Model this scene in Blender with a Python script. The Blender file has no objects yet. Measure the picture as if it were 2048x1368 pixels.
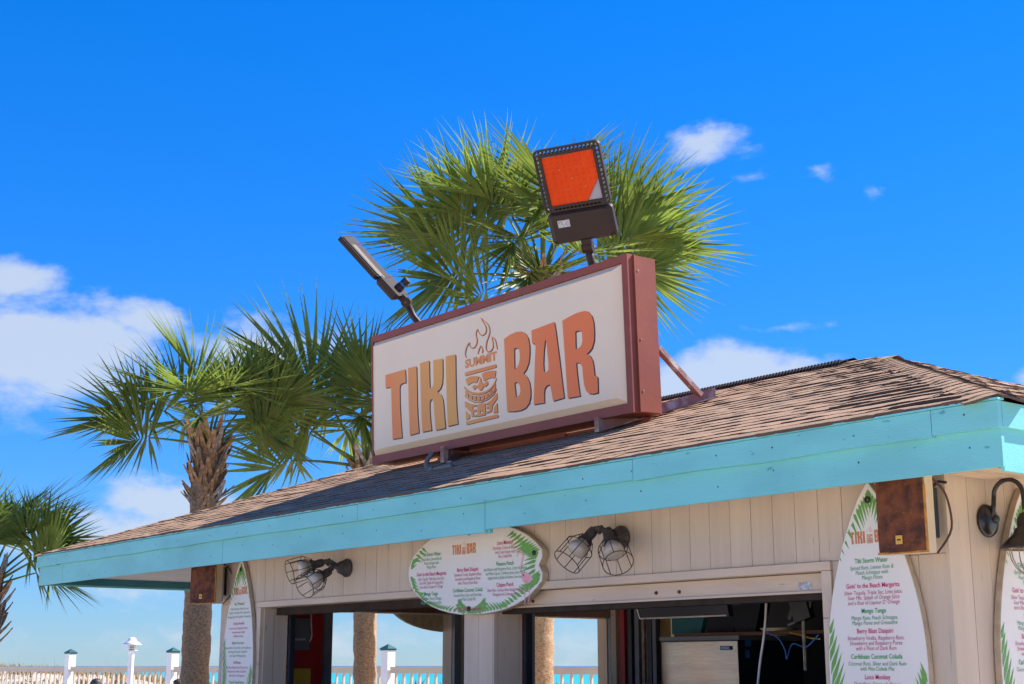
import bpy, bmesh, math, random
from mathutils import Vector, Matrix, geometry, noise
random.seed(7)
R = math.radians
sc = bpy.context.scene
col = sc.collection

# ------------------------------------------------------------------ camera
FPX, PITCH, YAW, EYE = 2844.0, math.atan2(648, 2844.0), R(51.9), 1.5
cd = bpy.data.cameras.new('camera'); cam = bpy.data.objects.new('camera', cd); col.objects.link(cam)
cd.sensor_width = 36; cd.lens = FPX / 2048 * 36; cd.clip_end = 60000; cd.clip_start = .05
cam.location = (0, 0, EYE); cam.rotation_euler = (R(90) + PITCH, 0, YAW)
sc.camera = cam
# pixel -> point helpers (pixel gives a direction, a plane or a distance gives the place)
F0 = Vector((-math.sin(YAW), math.cos(YAW), 0)); RT = Vector((math.cos(YAW), math.sin(YAW), 0)); UPW = Vector((0, 0, 1))
FW = F0 * math.cos(PITCH) + UPW * math.sin(PITCH); UC = UPW * math.cos(PITCH) - F0 * math.sin(PITCH)
EYEP = Vector((0, 0, EYE))
def ray(x, y):
    d = FW * FPX + RT * (x - 1024) - UC * (y - 684); return d / d.dot(F0)
def onpl(x, y, n, c):
    n = Vector(n); d = ray(x, y); return EYEP + d * ((c - n.dot(EYEP)) / n.dot(d))
def onY(x, y, Y): return onpl(x, y, (0, 1, 0), Y)
def onX(x, y, X): return onpl(x, y, (1, 0, 0), X)
def at(x, y, D): return EYEP + ray(x, y) * D

# ------------------------------------------------------------------ world, sun, exposure
SUN_AZ, SUN_EL = R(22), R(46)          # azimuth measured from +Y towards +X
sc.view_settings.view_transform = 'Standard'; sc.view_settings.look = 'None'
sc.view_settings.exposure = 1.05; sc.view_settings.gamma = 1
W = bpy.data.worlds.new('World'); sc.world = W; W.use_nodes = True
def build_world():
    nt = W.node_tree; N = nt.nodes; L = nt.links; N.clear()
    def nd(t, **k):
        n = N.new(t)
        for a, b in k.items(): setattr(n, a, b)
        return n
    def math_(op, a, b=None, c=None, clamp=False):
        n = nd('ShaderNodeMath', operation=op); n.use_clamp = clamp
        for i, v in enumerate((a, b, c)):
            if v is None: continue
            if isinstance(v, (int, float)): n.inputs[i].default_value = v
            else: L.new(v, n.inputs[i])
        return n.outputs[0]
    out = nd('ShaderNodeOutputWorld')
    sky = nd('ShaderNodeTexSky', sky_type='NISHITA', sun_disc=False)
    sky.sun_elevation = SUN_EL; sky.sun_rotation = SUN_AZ
    sky.air_density = 1.0; sky.dust_density = 0.1; sky.ozone_density = 5.0; sky.altitude = 0
    hs = nd('ShaderNodeHueSaturation'); hs.inputs['Saturation'].default_value = 1.15; hs.inputs['Value'].default_value = 1.0
    tn = nd('ShaderNodeMixRGB', blend_type='MULTIPLY'); tn.inputs[0].default_value = 1; tn.inputs[2].default_value = (.60, .82, 1.22, 1)
    bw = nd('ShaderNodeRGBToBW'); L.new(sky.outputs[0], bw.inputs[0])      # soft shoulder on the bright horizon
    kk = math_('DIVIDE', 1.35, math_('MULTIPLY_ADD', bw.outputs[0], .16, 1.0)); sc_ = nd('ShaderNodeVectorMath', operation='SCALE'); L.new(sky.outputs[0], sc_.inputs[0]); L.new(kk, sc_.inputs['Scale'])
    L.new(sc_.outputs[0], tn.inputs[1]); L.new(tn.outputs[0], hs.inputs['Color'])
    b1 = nd('ShaderNodeBackground'); b1.inputs[1].default_value = 0.09; L.new(hs.outputs[0], b1.inputs[0])
    # clouds: fractal noise on the view direction, as azimuth / elevation
    tc = nd('ShaderNodeTexCoord'); sx = nd('ShaderNodeSeparateXYZ'); L.new(tc.outputs['Generated'], sx.inputs[0])
    az = math_('ARCTAN2', sx.outputs[0], sx.outputs[1]); el = math_('ARCSINE', sx.outputs[2])
    cmb = nd('ShaderNodeCombineXYZ'); L.new(az, cmb.inputs[0]); L.new(math_('MULTIPLY', el, 1.7), cmb.inputs[1])
    no = nd('ShaderNodeTexNoise'); no.inputs['Scale'].default_value = 13; no.inputs['Detail'].default_value = 12
    no.inputs['Roughness'].default_value = .6; no.inputs['Distortion'].default_value = .15
    L.new(cmb.outputs[0], no.inputs['Vector'])
    no2 = nd('ShaderNodeTexNoise'); no2.inputs['Scale'].default_value = 2.6; no2.inputs['Detail'].default_value = 2
    L.new(cmb.outputs[0], no2.inputs['Vector'])
    # cumulus banks standing over the sea: centre and size in azimuth / elevation
    acc = None
    for (px, py, rx, ry, amp) in ((120, 705, 310, 175, 1.0), (290, 1090, 330, 150, 1.0), (1385, 285, 170, 75, .72), (1500, 355, 95, 30, .4), (1255, 870, 400, 180, 1.2),
                                  (1470, 775, 270, 120, 1.5), (2070, 760, 90, 60, .7), (1560, 655, 150, 26, .5), (1750, 380, 50, 30, .42), (1640, 340, 70, 36, .35), (520, 700, 330, 150, .62),
                                  (1000, 1290, 1300, 75, .5), (330, 1010, 230, 100, .9), (40, 560, 150, 60, .8), (300, 640, 170, 70, .8)):
        d = ray(px, py).normalized(); a0 = math.atan2(d.x, d.y); e0 = math.asin(d.z)
        u = math_('DIVIDE', math_('SUBTRACT', az, a0), rx / FPX); v = math_('DIVIDE', math_('SUBTRACT', el, e0), ry / FPX)
        r = math_('SQRT', math_('ADD', math_('MULTIPLY', u, u), math_('MULTIPLY', v, v)))
        m = math_('MULTIPLY', math_('SUBTRACT', 1.0, r, clamp=True), amp)
        acc = m if acc is None else math_('MAXIMUM', acc, m)
    # elsewhere the same scattered fair-weather cloud
    gen = math_('MULTIPLY', math_('SUBTRACT', no2.outputs['Fac'], .56, clamp=True), 2.2)
    far = math_('SUBTRACT', math_('ABSOLUTE', math_('ADD', az, YAW)), .42, clamp=True)
    gen = math_('MULTIPLY', gen, math_('MULTIPLY', far, 4, clamp=True))
    acc = math_('ADD', acc, gen)
    dens = math_('ADD', math_('MULTIPLY', acc, 1.15), math_('MULTIPLY', math_('SUBTRACT', no.outputs['Fac'], .5), 2.1))
    mr = nd('ShaderNodeMapRange', interpolation_type='SMOOTHSTEP'); L.new(dens, mr.inputs[0])
    mr.inputs[1].default_value = .24; mr.inputs[2].default_value = .78; mr.inputs[4].default_value = .82
    cut = math_('MULTIPLY', acc, 6, clamp=True)
    fac = math_('MULTIPLY', mr.outputs[0], cut)
    b2 = nd('ShaderNodeBackground'); b2.inputs[0].default_value = (.76, .86, 1, 1); b2.inputs[1].default_value = .42
    mx = nd('ShaderNodeMixShader'); L.new(fac, mx.inputs[0]); L.new(b1.outputs[0], mx.inputs[1]); L.new(b2.outputs[0], mx.inputs[2])
    L.new(mx.outputs[0], out.inputs[0])
build_world()
sd = bpy.data.lights.new('sun', 'SUN'); sun = bpy.data.objects.new('sun', sd); col.objects.link(sun)
sd.energy = 5.0; sd.angle = R(.53); sd.color = (1, .93, .82)
SUND = Vector((math.sin(SUN_AZ) * math.cos(SUN_EL), math.cos(SUN_AZ) * math.cos(SUN_EL), math.sin(SUN_EL)))
sun.rotation_euler = SUND.to_track_quat('Z', 'Y').to_euler(); sun.location = (0, 0, 30)

# ------------------------------------------------------------------ materials
def pm(name, c1, c2=None, rough=.6, scale=6., bump=0., bscale=80., metal=0., stretch=(1, 1, 1), spec=.5, rand=0., detail=6, coord='Object', trans=0., ramp=(.35, .65), speck=None):
    m = bpy.data.materials.new(name); m.use_nodes = True; nt = m.node_tree; N = nt.nodes; L = nt.links
    b = N['Principled BSDF']; out = N['Material Output']
    b.inputs['Roughness'].default_value = rough; b.inputs['Metallic'].default_value = metal
    b.inputs['Specular IOR Level'].default_value = spec
    tc = N.new('ShaderNodeTexCoord'); mp = N.new('ShaderNodeMapping'); mp.inputs['Scale'].default_value = stretch
    L.new(tc.outputs[coord], mp.inputs[0])
    c2 = c2 or tuple(x * .8 for x in c1)
    no = N.new('ShaderNodeTexNoise'); no.inputs['Scale'].default_value = scale; no.inputs['Detail'].default_value = detail
    L.new(mp.outputs[0], no.inputs['Vector'])
    rp = N.new('ShaderNodeValToRGB'); rp.color_ramp.elements[0].position = ramp[0]; rp.color_ramp.elements[1].position = ramp[1]
    rp.color_ramp.elements[0].color = (*c2, 1); rp.color_ramp.elements[1].color = (*c1, 1)
    L.new(no.outputs['Fac'], rp.inputs[0]); c = rp.outputs[0]
    if speck:   # small dark or pale flecks
        n3 = N.new('ShaderNodeTexNoise'); n3.inputs['Scale'].default_value = speck[1]; n3.inputs['Detail'].default_value = 2
        L.new(mp.outputs[0], n3.inputs['Vector'])
        r3 = N.new('ShaderNodeValToRGB'); r3.color_ramp.elements[0].position = speck[2]; r3.color_ramp.elements[1].position = speck[2] + .06
        L.new(n3.outputs['Fac'], r3.inputs[0])
        mx = N.new('ShaderNodeMixRGB'); L.new(r3.outputs[0], mx.inputs[0]); L.new(c, mx.inputs[1]); mx.inputs[2].default_value = (*speck[0], 1); c = mx.outputs[0]
    if rand:
        oi = N.new('ShaderNodeObjectInfo'); hv = N.new('ShaderNodeHueSaturation')
        mr = N.new('ShaderNodeMapRange'); mr.inputs[3].default_value = 1 - rand; mr.inputs[4].default_value = 1 + rand
        L.new(oi.outputs['Random'], mr.inputs[0]); L.new(mr.outputs[0], hv.inputs['Value']); L.new(c, hv.inputs['Color']); c = hv.outputs[0]
    L.new(c, b.inputs['Base Color'])
    if bump:
        n2 = N.new('ShaderNodeTexNoise'); n2.inputs['Scale'].default_value = bscale; n2.inputs['Detail'].default_value = 4
        L.new(mp.outputs[0], n2.inputs['Vector'])
        bp = N.new('ShaderNodeBump'); bp.inputs['Strength'].default_value = bump; bp.inputs['Distance'].default_value = .01
        L.new(n2.outputs['Fac'], bp.inputs['Height']); L.new(bp.outputs[0], b.inputs['Normal'])
    if trans:
        tr = N.new('ShaderNodeBsdfTranslucent'); L.new(c, tr.inputs[0]); mx = N.new('ShaderNodeMixShader'); mx.inputs[0].default_value = trans
        L.new(b.outputs[0], mx.inputs[1]); L.new(tr.outputs[0], mx.inputs[2]); L.new(mx.outputs[0], out.inputs[0])
    return m
M = {}
M['teal'] = pm('teal_paint', (.18, .565, .55), (.145, .475, .465), .5, 1.6, .15, 40, stretch=(1, 1, 2.5), ramp=(.3, .6), speck=((.08, .33, .34), 11, .70))
M['teal_dark'] = pm('teal_paint_inner', (.03, .17, .19), (.02, .13, .15), .6, 3)
M['tan'] = pm('tan_siding_paint', (.60, .48, .35), (.53, .42, .305), .65, 3, .35, 40, stretch=(3, 3, .25), rand=.04, speck=((.30, .23, .17), 14, .71))
M['trim'] = pm('tan_trim_paint', (.64, .49, .345), (.55, .42, .295), .55, 4, .2, 50, stretch=(.4, 2, 2), speck=((.28, .20, .14), 11, .70))
M['groove'] = pm('siding_backing', (.42, .33, .24), None, .8)
M['soffit'] = pm('soffit_paint', (.55, .50, .44), (.48, .43, .37), .7, 3)
M['shingle'] = pm('asphalt_shingle', (.45, .27, .15), (.31, .185, .105), .9, 110, .5, 260, rand=.12, speck=((.14, .09, .06), 190, .63), detail=3)
M['shingle_edge'] = pm('shingle_cut_edge', (.10, .07, .05), None, .95)
M['black_plastic'] = pm('black_plastic', (.018, .018, .02), (.03, .03, .032), .5, 8, .2)
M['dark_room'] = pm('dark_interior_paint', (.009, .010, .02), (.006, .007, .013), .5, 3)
M['red_wall'] = pm('red_interior_paint', (.42, .012, .012), (.30, .01, .01), .5, 3, speck=((.3, .2, .13), 5, .69))
M['sign_face'] = pm('sign_face_vinyl', (.83, .68, .475), (.80, .65, .45), .45, 1.5, .03, 20)
M['sign_frame'] = pm('red_brown_sign_metal', (.27, .072, .042), (.22, .058, .034), .45, 3, .1, 15, spec=.3, speck=((.36, .14, .10), 12, .74))
M['sign_bare'] = pm('worn_sign_steel', (.26, .12, .10), (.46, .40, .37), .5, 9, .3, 60, ramp=(.36, .5))
M['steel'] = pm('painted_steel_post', (.46, .36, .27), (.27, .12, .085), .6, 12, spec=.2)
M['bronze'] = pm('bronze_powder_coat', (.040, .024, .019), (.034, .021, .017), .5, 4, .1, 200, spec=.25)
M['orange_film'] = pm('orange_film', (.72, .062, .002), (.64, .045, .002), .4, 3, .25, 25, stretch=(1, 3, 1), speck=((.16, .012, .01), 13, .74), spec=.15)
M['glass'] = pm('lamp_glass', (.34, .34, .40), (.28, .28, .33), .15, 6)
M['grey_label'] = pm('grey_label', (.55, .55, .55), (.25, .25, .25), .5, 60)
M['rust'] = pm('rusted_grille', (.20, .055, .014), (.06, .018, .010), .85, 14, .5, 180, ramp=(.38, .66), speck=((.30, .10, .02), 90, .66))
M['cream'] = pm('cream_plastic', (.62, .53, .38), (.55, .42, .24), .5, 5)
M['rust_edge'] = pm('rust_stain', (.55, .25, .03), (.30, .11, .02), .7, 20)
M['board_white'] = pm('menu_board_white', (.76, .715, .63), (.72, .675, .59), .4, 2)
M['board_edge'] = pm('menu_board_edge', (.50, .40, .27), (.40, .31, .2), .7, 20)
M['pink'] = pm('print_pink', (.62, .02, .14), (.60, .02, .13), .45)
M['pink_light'] = pm('print_pink_fine', (.56, .09, .20), None, .45)
M['green'] = pm('print_green', (.03, .33, .08), (.03, .32, .08), .45)
M['green_light'] = pm('print_green_fine', (.09, .34, .15), None, .45)
M['leaf_print'] = pm('print_leaf_green', (.14, .36, .05), (.10, .30, .04), .45, 8)
M['flamingo'] = pm('print_flamingo', (.80, .42, .45), (.72, .26, .32), .45, 10)
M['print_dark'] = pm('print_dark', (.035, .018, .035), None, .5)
M['print_black'] = pm('print_black', (.012, .012, .012), None, .5)
M['corroded'] = pm('corroded_black_metal', (.022, .022, .024), (.075, .06, .05), .6, 25, .8, 60, ramp=(.4, .75))
M['wire'] = pm('dark_wire', (.02, .017, .015), (.07, .035, .02), .6, 40)
M['bulb'] = pm('frosted_bulb', (.50, .43, .34), None, .25, 3)
M['enamel'] = pm('black_enamel', (.012, .011, .014), (.03, .025, .022), .28, 8, .3, 30, speck=((.45, .42, .38), 18, .73))
M['rust_brown'] = pm('rust_brown_inside', (.10, .035, .022), (.05, .02, .015), .6, 12)
M['brass'] = pm('brass', (.55, .42, .15), None, .35, metal=.8)
M['pale_wire'] = pm('pale_wire', (.42, .38, .30), (.25, .2, .14), .5, 20)
M['stainless'] = pm('brushed_stainless', (.36, .275, .21), (.29, .22, .17), .24, 2, .05, 8, metal=.9, stretch=(1, 1, 5))
M['black_metal'] = pm('black_metal', (.012, .014, .022), (.02, .022, .03), .45, 6)
M['blue'] = pm('blue_sticker', (.03, .22, .55), None, .5)
M['wood_old'] = pm('weathered_yellow_wood', (.50, .42, .17), (.36, .28, .12), .8, 12, .3, 60, stretch=(4, 4, .4))
M['grey_metal'] = pm('grey_metal', (.16, .165, .185), (.12, .125, .145), .4, 5)
M['cord_white'] = pm('white_cord', (.7, .65, .62), None, .5)
M['cord_yellow'] = pm('yellow_cord', (.75, .42, .04), None, .5)
M['cord_blue'] = pm('blue_cord', (.04, .20, .60), None, .5)
M['dark_beam'] = pm('dark_brown_beam', (.055, .038, .028), (.035, .026, .02), .8, 8, spec=.1)
M['brown_shelf'] = pm('brown_shelf', (.17, .06, .025), (.09, .035, .02), .6, 14, stretch=(.3, 3, 3))
M['conduit'] = pm('grey_conduit', (.17, .15, .13), None, .5)
M['leaf'] = pm('palm_leaf', (.235, .30, .055), (.125, .19, .032), .46, 3.5, 0, trans=.46, rand=.3, spec=.4)
M['leaf_dry'] = pm('dry_palm_leaf', (.36, .28, .11), (.2, .17, .05), .6, 4, trans=.25, rand=.2)
M['petiole'] = pm('palm_petiole', (.20, .25, .05), (.13, .18, .035), .7, 5, rand=.15, spec=.2)
M['boot'] = pm('palm_leaf_base', (.52, .32, .16), (.24, .13, .06), .85, 7, .7, 40, stretch=(1, 1, 1), rand=.28)
M['boot_grey'] = pm('weathered_leaf_base', (.50, .43, .36), (.24, .18, .14), .9, 8, .6, 40, rand=.2)
M['trunk'] = pm('palm_trunk_bark', (.52, .325, .18), (.20, .12, .065), .95, 22, 1., 40, stretch=(1.3, 1.3, 2.2), ramp=(.3, .7))
M['fence'] = pm('cream_fence_vinyl', (.56, .47, .37), (.52, .44, .34), .45, 3)
M['white'] = pm('white_stucco', (.80, .80, .78), (.75, .75, .73), .7, 6, .2, 60)
M['teal_cap'] = pm('teal_post_cap', (.012, .09, .09), None, .5)
M['lamp_white'] = pm('white_lamp_metal', (.78, .79, .82), (.7, .7, .74), .4, 5)
M['sand'] = pm('white_dune_sand', (.52, .46, .38), (.40, .34, .26), .95, .9, .4, 9, coord='Object')
M['paving'] = pm('pale_concrete_paving', (.72, .61, .48), (.64, .54, .42), .85, .7, .2, 30)
M['oats'] = pm('dry_dune_grass', (.42, .25, .09), (.24, .17, .06), .8, 2, trans=.2)
M['shrub'] = pm('dune_shrub_leaf', (.08, .10, .035), (.16, .12, .05), .7, 3, trans=.2)
M['skin'] = pm('skin', (.52, .29, .20), (.47, .25, .17), .5, 8)
M['hair'] = pm('dark_hair', (.025, .018, .014), (.05, .035, .03), .5, 30, stretch=(1, 1, .2))
M['shirt'] = pm('grey_shirt', (.25, .27, .3), None, .8)
M['shorts'] = pm('navy_shorts', (.03, .04, .08), None, .8)
M['chair'] = pm('white_resin', (.75, .75, .73), None, .4)
def orange_print():
    m = bpy.data.materials.new('print_orange_gradient'); m.use_nodes = True; N = m.node_tree.nodes; L = m.node_tree.links
    b = N['Principled BSDF']; b.inputs['Roughness'].default_value = .4
    g = N.new('ShaderNodeTexCoord'); s = N.new('ShaderNodeSeparateXYZ'); L.new(g.outputs['Object'], s.inputs[0])
    mr = N.new('ShaderNodeMapRange'); mr.inputs[1].default_value = -1.65; mr.inputs[2].default_value = 1.45; L.new(s.outputs[0], mr.inputs[0])
    mz = N.new('ShaderNodeMath'); mz.operation = 'MULTIPLY_ADD'; mz.inputs[1].default_value = .14; L.new(s.outputs[2], mz.inputs[0]); L.new(mr.outputs[0], mz.inputs[2])
    rp = N.new('ShaderNodeValToRGB'); e = rp.color_ramp.elements
    e[0].position = .06; e[0].color = (.80, .215, .04, 1); e[1].position = .95; e[1].color = (.80, .19, .034, 1)
    k = e.new(.42); k.color = (.76, .37, .065, 1); k = e.new(.62); k.color = (.78, .26, .048, 1)
    L.new(mz.outputs[0], rp.inputs[0]); L.new(rp.outputs[0], b.inputs['Base Color']); return m
M['orange'] = orange_print()
M['orange_flat'] = pm('print_orange', (.66, .20, .04), None, .45)
def water_mat():
    m = bpy.data.materials.new('sea_water'); m.use_nodes = True; N = m.node_tree.nodes; L = m.node_tree.links
    b = N['Principled BSDF']; b.inputs['Roughness'].default_value = .35; b.inputs['Specular IOR Level'].default_value = .25
    g = N.new('ShaderNodeTexCoord'); s = N.new('ShaderNodeSeparateXYZ'); L.new(g.outputs['Object'], s.inputs[0])
    mr = N.new('ShaderNodeMapRange'); mr.inputs[1].default_value = 60; mr.inputs[2].default_value = 2600; L.new(s.outputs[1], mr.inputs[0])
    rp = N.new('ShaderNodeValToRGB'); e = rp.color_ramp.elements
    e[0].position = .0; e[0].color = (.03, .42, .42, 1); e[1].position = .75; e[1].color = (.008, .12, .30, 1)
    k = e.new(.28); k.color = (.015, .34, .40, 1)
    n = N.new('ShaderNodeTexNoise'); n.inputs['Scale'].default_value = .01; mp = N.new('ShaderNodeMapping'); mp.inputs['Scale'].default_value = (1, 3, 1)
    L.new(g.outputs['Object'], mp.inputs[0]); L.new(mp.outputs[0], n.inputs['Vector'])
    ma = N.new('ShaderNodeMath'); ma.operation = 'MULTIPLY_ADD'; ma.inputs[1].default_value = .12; L.new(n.outputs['Fac'], ma.inputs[0]); L.new(mr.outputs[0], ma.inputs[2])
    L.new(ma.outputs[0], rp.inputs[0]); L.new(rp.outputs[0], b.inputs['Base Color'])
    n2 = N.new('ShaderNodeTexNoise'); n2.inputs['Scale'].default_value = .6; n2.inputs['Detail'].default_value = 5; L.new(mp.outputs[0], n2.inputs['Vector'])
    bp = N.new('ShaderNodeBump'); bp.inputs['Strength'].default_value = .5; bp.inputs['Distance'].default_value = .3; L.new(n2.outputs['Fac'], bp.inputs['Height']); L.new(bp.outputs[0], b.inputs['Normal'])
    return m
M['water'] = water_mat()

# ------------------------------------------------------------------ mesh helpers
class MB:
    def __init__(s): s.v = []; s.f = []; s.m = []
    def add(s, vs, fs, mi=0):
        k = len(s.v); s.v += [tuple(p) for p in vs]; s.f += [tuple(i + k for i in q) for q in fs]; s.m += [mi] * len(fs); return s
    def box(s, x0, x1, y0, y1, z0, z1, mi=0):
        return s.add([(x0, y0, z0), (x1, y0, z0), (x1, y1, z0), (x0, y1, z0), (x0, y0, z1), (x1, y0, z1), (x1, y1, z1), (x0, y1, z1)],
                     [(0, 3, 2, 1), (4, 5, 6, 7), (0, 1, 5, 4), (1, 2, 6, 5), (2, 3, 7, 6), (3, 0, 4, 7)], mi)
    def obox(s, c, ax, ay, az, mi=0):      # oriented box: centre and three half vectors
        c = Vector(c); P = [c + ax * i + ay * j + az * k for k in (-1, 1) for (i, j) in ((-1, -1), (1, -1), (1, 1), (-1, 1))]
        return s.add(P, [(0, 3, 2, 1), (4, 5, 6, 7), (0, 1, 5, 4), (1, 2, 6, 5), (2, 3, 7, 6), (3, 0, 4, 7)], mi)
    def tube(s, pts, r, n=8, mi=0, cap=True):
        pts = [Vector(p) for p in pts]; rr = r if isinstance(r, (list, tuple)) else [r] * len(pts)
        vs = []; ref = None
        for i, p in enumerate(pts):
            t = (pts[min(i + 1, len(pts) - 1)] - pts[max(i - 1, 0)]).normalized()
            if ref is None: ref = t.orthogonal().normalized()
            u = (ref - t * ref.dot(t)).normalized(); ref = u; w = t.cross(u)
            vs += [p + (u * math.cos(a) + w * math.sin(a)) * rr[i] for a in (2 * math.pi * j / n for j in range(n))]
        fs = [(i * n + j, i * n + (j + 1) % n, (i + 1) * n + (j + 1) % n, (i + 1) * n + j) for i in range(len(pts) - 1) for j in range(n)]
        if cap: fs += [tuple(range(n))[::-1], tuple((len(pts) - 1) * n + j for j in range(n))]
        return s.add(vs, fs, mi)
    def ring(s, c, nrm, r, w, n=20, k=5, mi=0):
        c = Vector(c); nrm = Vector(nrm).normalized(); u = nrm.orthogonal().normalized(); v = nrm.cross(u); vs = []
        for i in range(n):
            a = 2 * math.pi * i / n; d = u * math.cos(a) + v * math.sin(a)
            vs += [c + d * (r + w * math.cos(b)) + nrm * (w * math.sin(b)) for b in (2 * math.pi * j / k for j in range(k))]
        return s.add(vs, [(i * k + j, ((i + 1) % n) * k + j, ((i + 1) % n) * k + (j + 1) % k, i * k + (j + 1) % k) for i in range(n) for j in range(k)], mi)
    def lathe(s, prof, o=(0, 0, 0), ax=(0, 0, 1), n=20, mi=0):     # prof: (radius, height)
        o = Vector(o); ax = Vector(ax).normalized(); u = ax.orthogonal().normalized(); v = ax.cross(u); vs = []
        for (r, h) in prof: vs += [o + ax * h + (u * math.cos(a) + v * math.sin(a)) * max(r, 1e-4) for a in (2 * math.pi * j / n for j in range(n))]
        return s.add(vs, [(i * n + j, i * n + (j + 1) % n, (i + 1) * n + (j + 1) % n, (i + 1) * n + j) for i in range(len(prof) - 1) for j in range(n)], mi)
    def poly(s, loops, fn, mi=0):          # flat polygon with holes; fn maps (a, b) to a point
        pl = [[Vector((p[0], p[1], 0)) for p in lp] for lp in loops]; tri = geometry.tessellate_polygon(pl)
        return s.add([fn(p.x, p.y) for lp in pl for p in lp], [tuple(t) for t in tri], mi)
    def slab(s, outline, fa, fb, mi=0, mside=None):     # solid between two maps of one outline
        n = len(outline); pl = [Vector((p[0], p[1], 0)) for p in outline]; tri = geometry.tessellate_polygon([pl])
        s.add([fa(*p) for p in outline], [tuple(t) for t in tri], mi); s.add([fb(*p) for p in outline], [tuple(t)[::-1] for t in tri], mi if mside is None else mside)
        return s.add([fa(*p) for p in outline] + [fb(*p) for p in outline], [(i, (i + 1) % n, n + (i + 1) % n, n + i) for i in range(n)], mi if mside is None else mside)
    def mesh(s, name, mats, off=Vector((0, 0, 0)), smooth=False):
        me = bpy.data.meshes.new(name); me.from_pydata([tuple(Vector(p) - off) for p in s.v], [], s.f)
        for m in mats: me.materials.append(m)
        if len(mats) > 1: me.polygons.foreach_set('material_index', s.m)
        if smooth: me.polygons.foreach_set('use_smooth', [True] * len(me.polygons))
        me.update(); return me
def wloc(o):
    v = Vector((0, 0, 0))
    while o: v += o.location; o = o.parent
    return v
def obj(name, mb, mats, parent=None, smooth=False, fix=True, at0=None):
    if not isinstance(mats, (list, tuple)): mats = [mats]
    base = wloc(parent) if parent else Vector((0, 0, 0))
    off = Vector(at0) if at0 is not None else base
    me = mb.mesh(name, mats, off, smooth)
    if fix:
        bm = bmesh.new(); bm.from_mesh(me); bmesh.ops.recalc_face_normals(bm, faces=bm.faces); bm.to_mesh(me); bm.free()
    o = bpy.data.objects.new(name, me); col.objects.link(o)
    if parent: o.parent = parent
    o.location = off - base
    return o
def inst(name, me, parent, mat):           # share mesh data; mat is the world matrix
    o = bpy.data.objects.new(name, me); col.objects.link(o); o.parent = parent
    o.matrix_local = Matrix.Translation(-wloc(parent)) @ mat; return o
def tag(o, label, cat=None, group=None, kind=None):
    if label: o['label'] = label
    if cat: o['category'] = cat
    if group: o['group'] = group
    if kind: o['kind'] = kind
    return o
def thing(name, loc, label, cat, group=None):
    o = bpy.data.objects.new(name, None); col.objects.link(o); o.location = loc; o.empty_display_size = .2
    return tag(o, label, cat, group)
def structure(o): o['kind'] = 'structure'; return o
def catmull(P, k=6, closed=False):
    P = [Vector((*p, 0)) if len(p) == 2 else Vector(p) for p in P]; n = len(P); out = []
    rng = range(n) if closed else range(n - 1)
    for i in rng:
        g = (lambda j: P[j % n]) if closed else (lambda j: P[max(0, min(n - 1, j))])
        a, b, c, d = g(i - 1), g(i), g(i + 1), g(i + 2)
        for j in range(k):
            t = j / k; out.append(.5 * ((2 * b) + (c - a) * t + (2 * a - 5 * b + 4 * c - d) * t * t + (3 * b - a - 3 * c + d) * t ** 3))
    if not closed: out.append(P[-1])
    return out

# ------------------------------------------------------------------ setting: terrain, sea, dunes
NSEA = Vector((-.153, .988, 0)); TSEA = Vector((-.988, -.153, 0))     # seaward, along the shore
def land_z(P):
    s = P.dot(NSEA); a = P.dot(TSEA)
    z = 0.
    if s > 22: z = .35 * min(1, (s - 22) / 6)
    if s > 48: z = .35 - 5.5 * min(1, (s - 48) / 60)
    return z
mb = MB(); Ss = [-3000, -600, -100, -20, 0, 10, 20, 22, 25, 28, 34, 40, 48, 58, 70, 85, 108, 400]; As = [-4000, -800, -200, -60, -20, 0, 20, 40, 80, 200, 800, 4000]
for s in Ss:
    for a in As:
        P = NSEA * s + TSEA * a; mb.v.append((P.x, P.y, land_z(P)))
nA = len(As)
mb.f = [(i * nA + j, i * nA + j + 1, (i + 1) * nA + j + 1, (i + 1) * nA + j) for i in range(len(Ss) - 1) for j in range(nA - 1)]
mb.m = [0 if Ss[i] < 20 else 1 for i in range(len(Ss) - 1) for j in range(nA - 1)]
structure(obj('ground', mb, [M['paving'], M['sand']]))
mb = MB(); mb.add([(-30000, 55, 0), (30000, 55, 0), (30000, 30000, 0), (-30000, 30000, 0)], [(0, 1, 2, 3)])
sea = structure(obj('sea', mb, M['water'])); sea.rotation_euler = (0, 0, math.atan2(.153, .988)); sea.location = (0, 0, -3.0)
# dune ridge behind the fence, higher towards the left end
def dune_h(s, a):
    ridge = math.exp(-((s - 34) / 7.5) ** 2)
    left = max(0., min(1., (a - 50) / 16.)); left = left * left * (3 - 2 * left)
    h = (.30 + .72 * left) * ridge
    return h + .16 * ridge * noise.noise(Vector((s * .35, a * .3, 3))) + .05 * noise.noise(Vector((s * 1.3, a * 1.3, 0))) * ridge
mb = MB(); nS, nL = 34, 110
for i in range(nS + 1):
    for j in range(nL + 1):
        s = 22.5 + i * .75; a = -30 + j * 1.6; P = NSEA * s + TSEA * a; mb.v.append((P.x, P.y, land_z(P) - .06 + dune_h(s, a) * 1.0))
mb.f = [(i * (nL + 1) + j, i * (nL + 1) + j + 1, (i + 1) * (nL + 1) + j + 1, (i + 1) * (nL + 1) + j) for i in range(nS) for j in range(nL)]
mb.m = [0] * len(mb.f)
structure(obj('sand_dune', mb, M['sand'], smooth=True))
mb = MB(); rg = random.Random(3)
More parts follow.
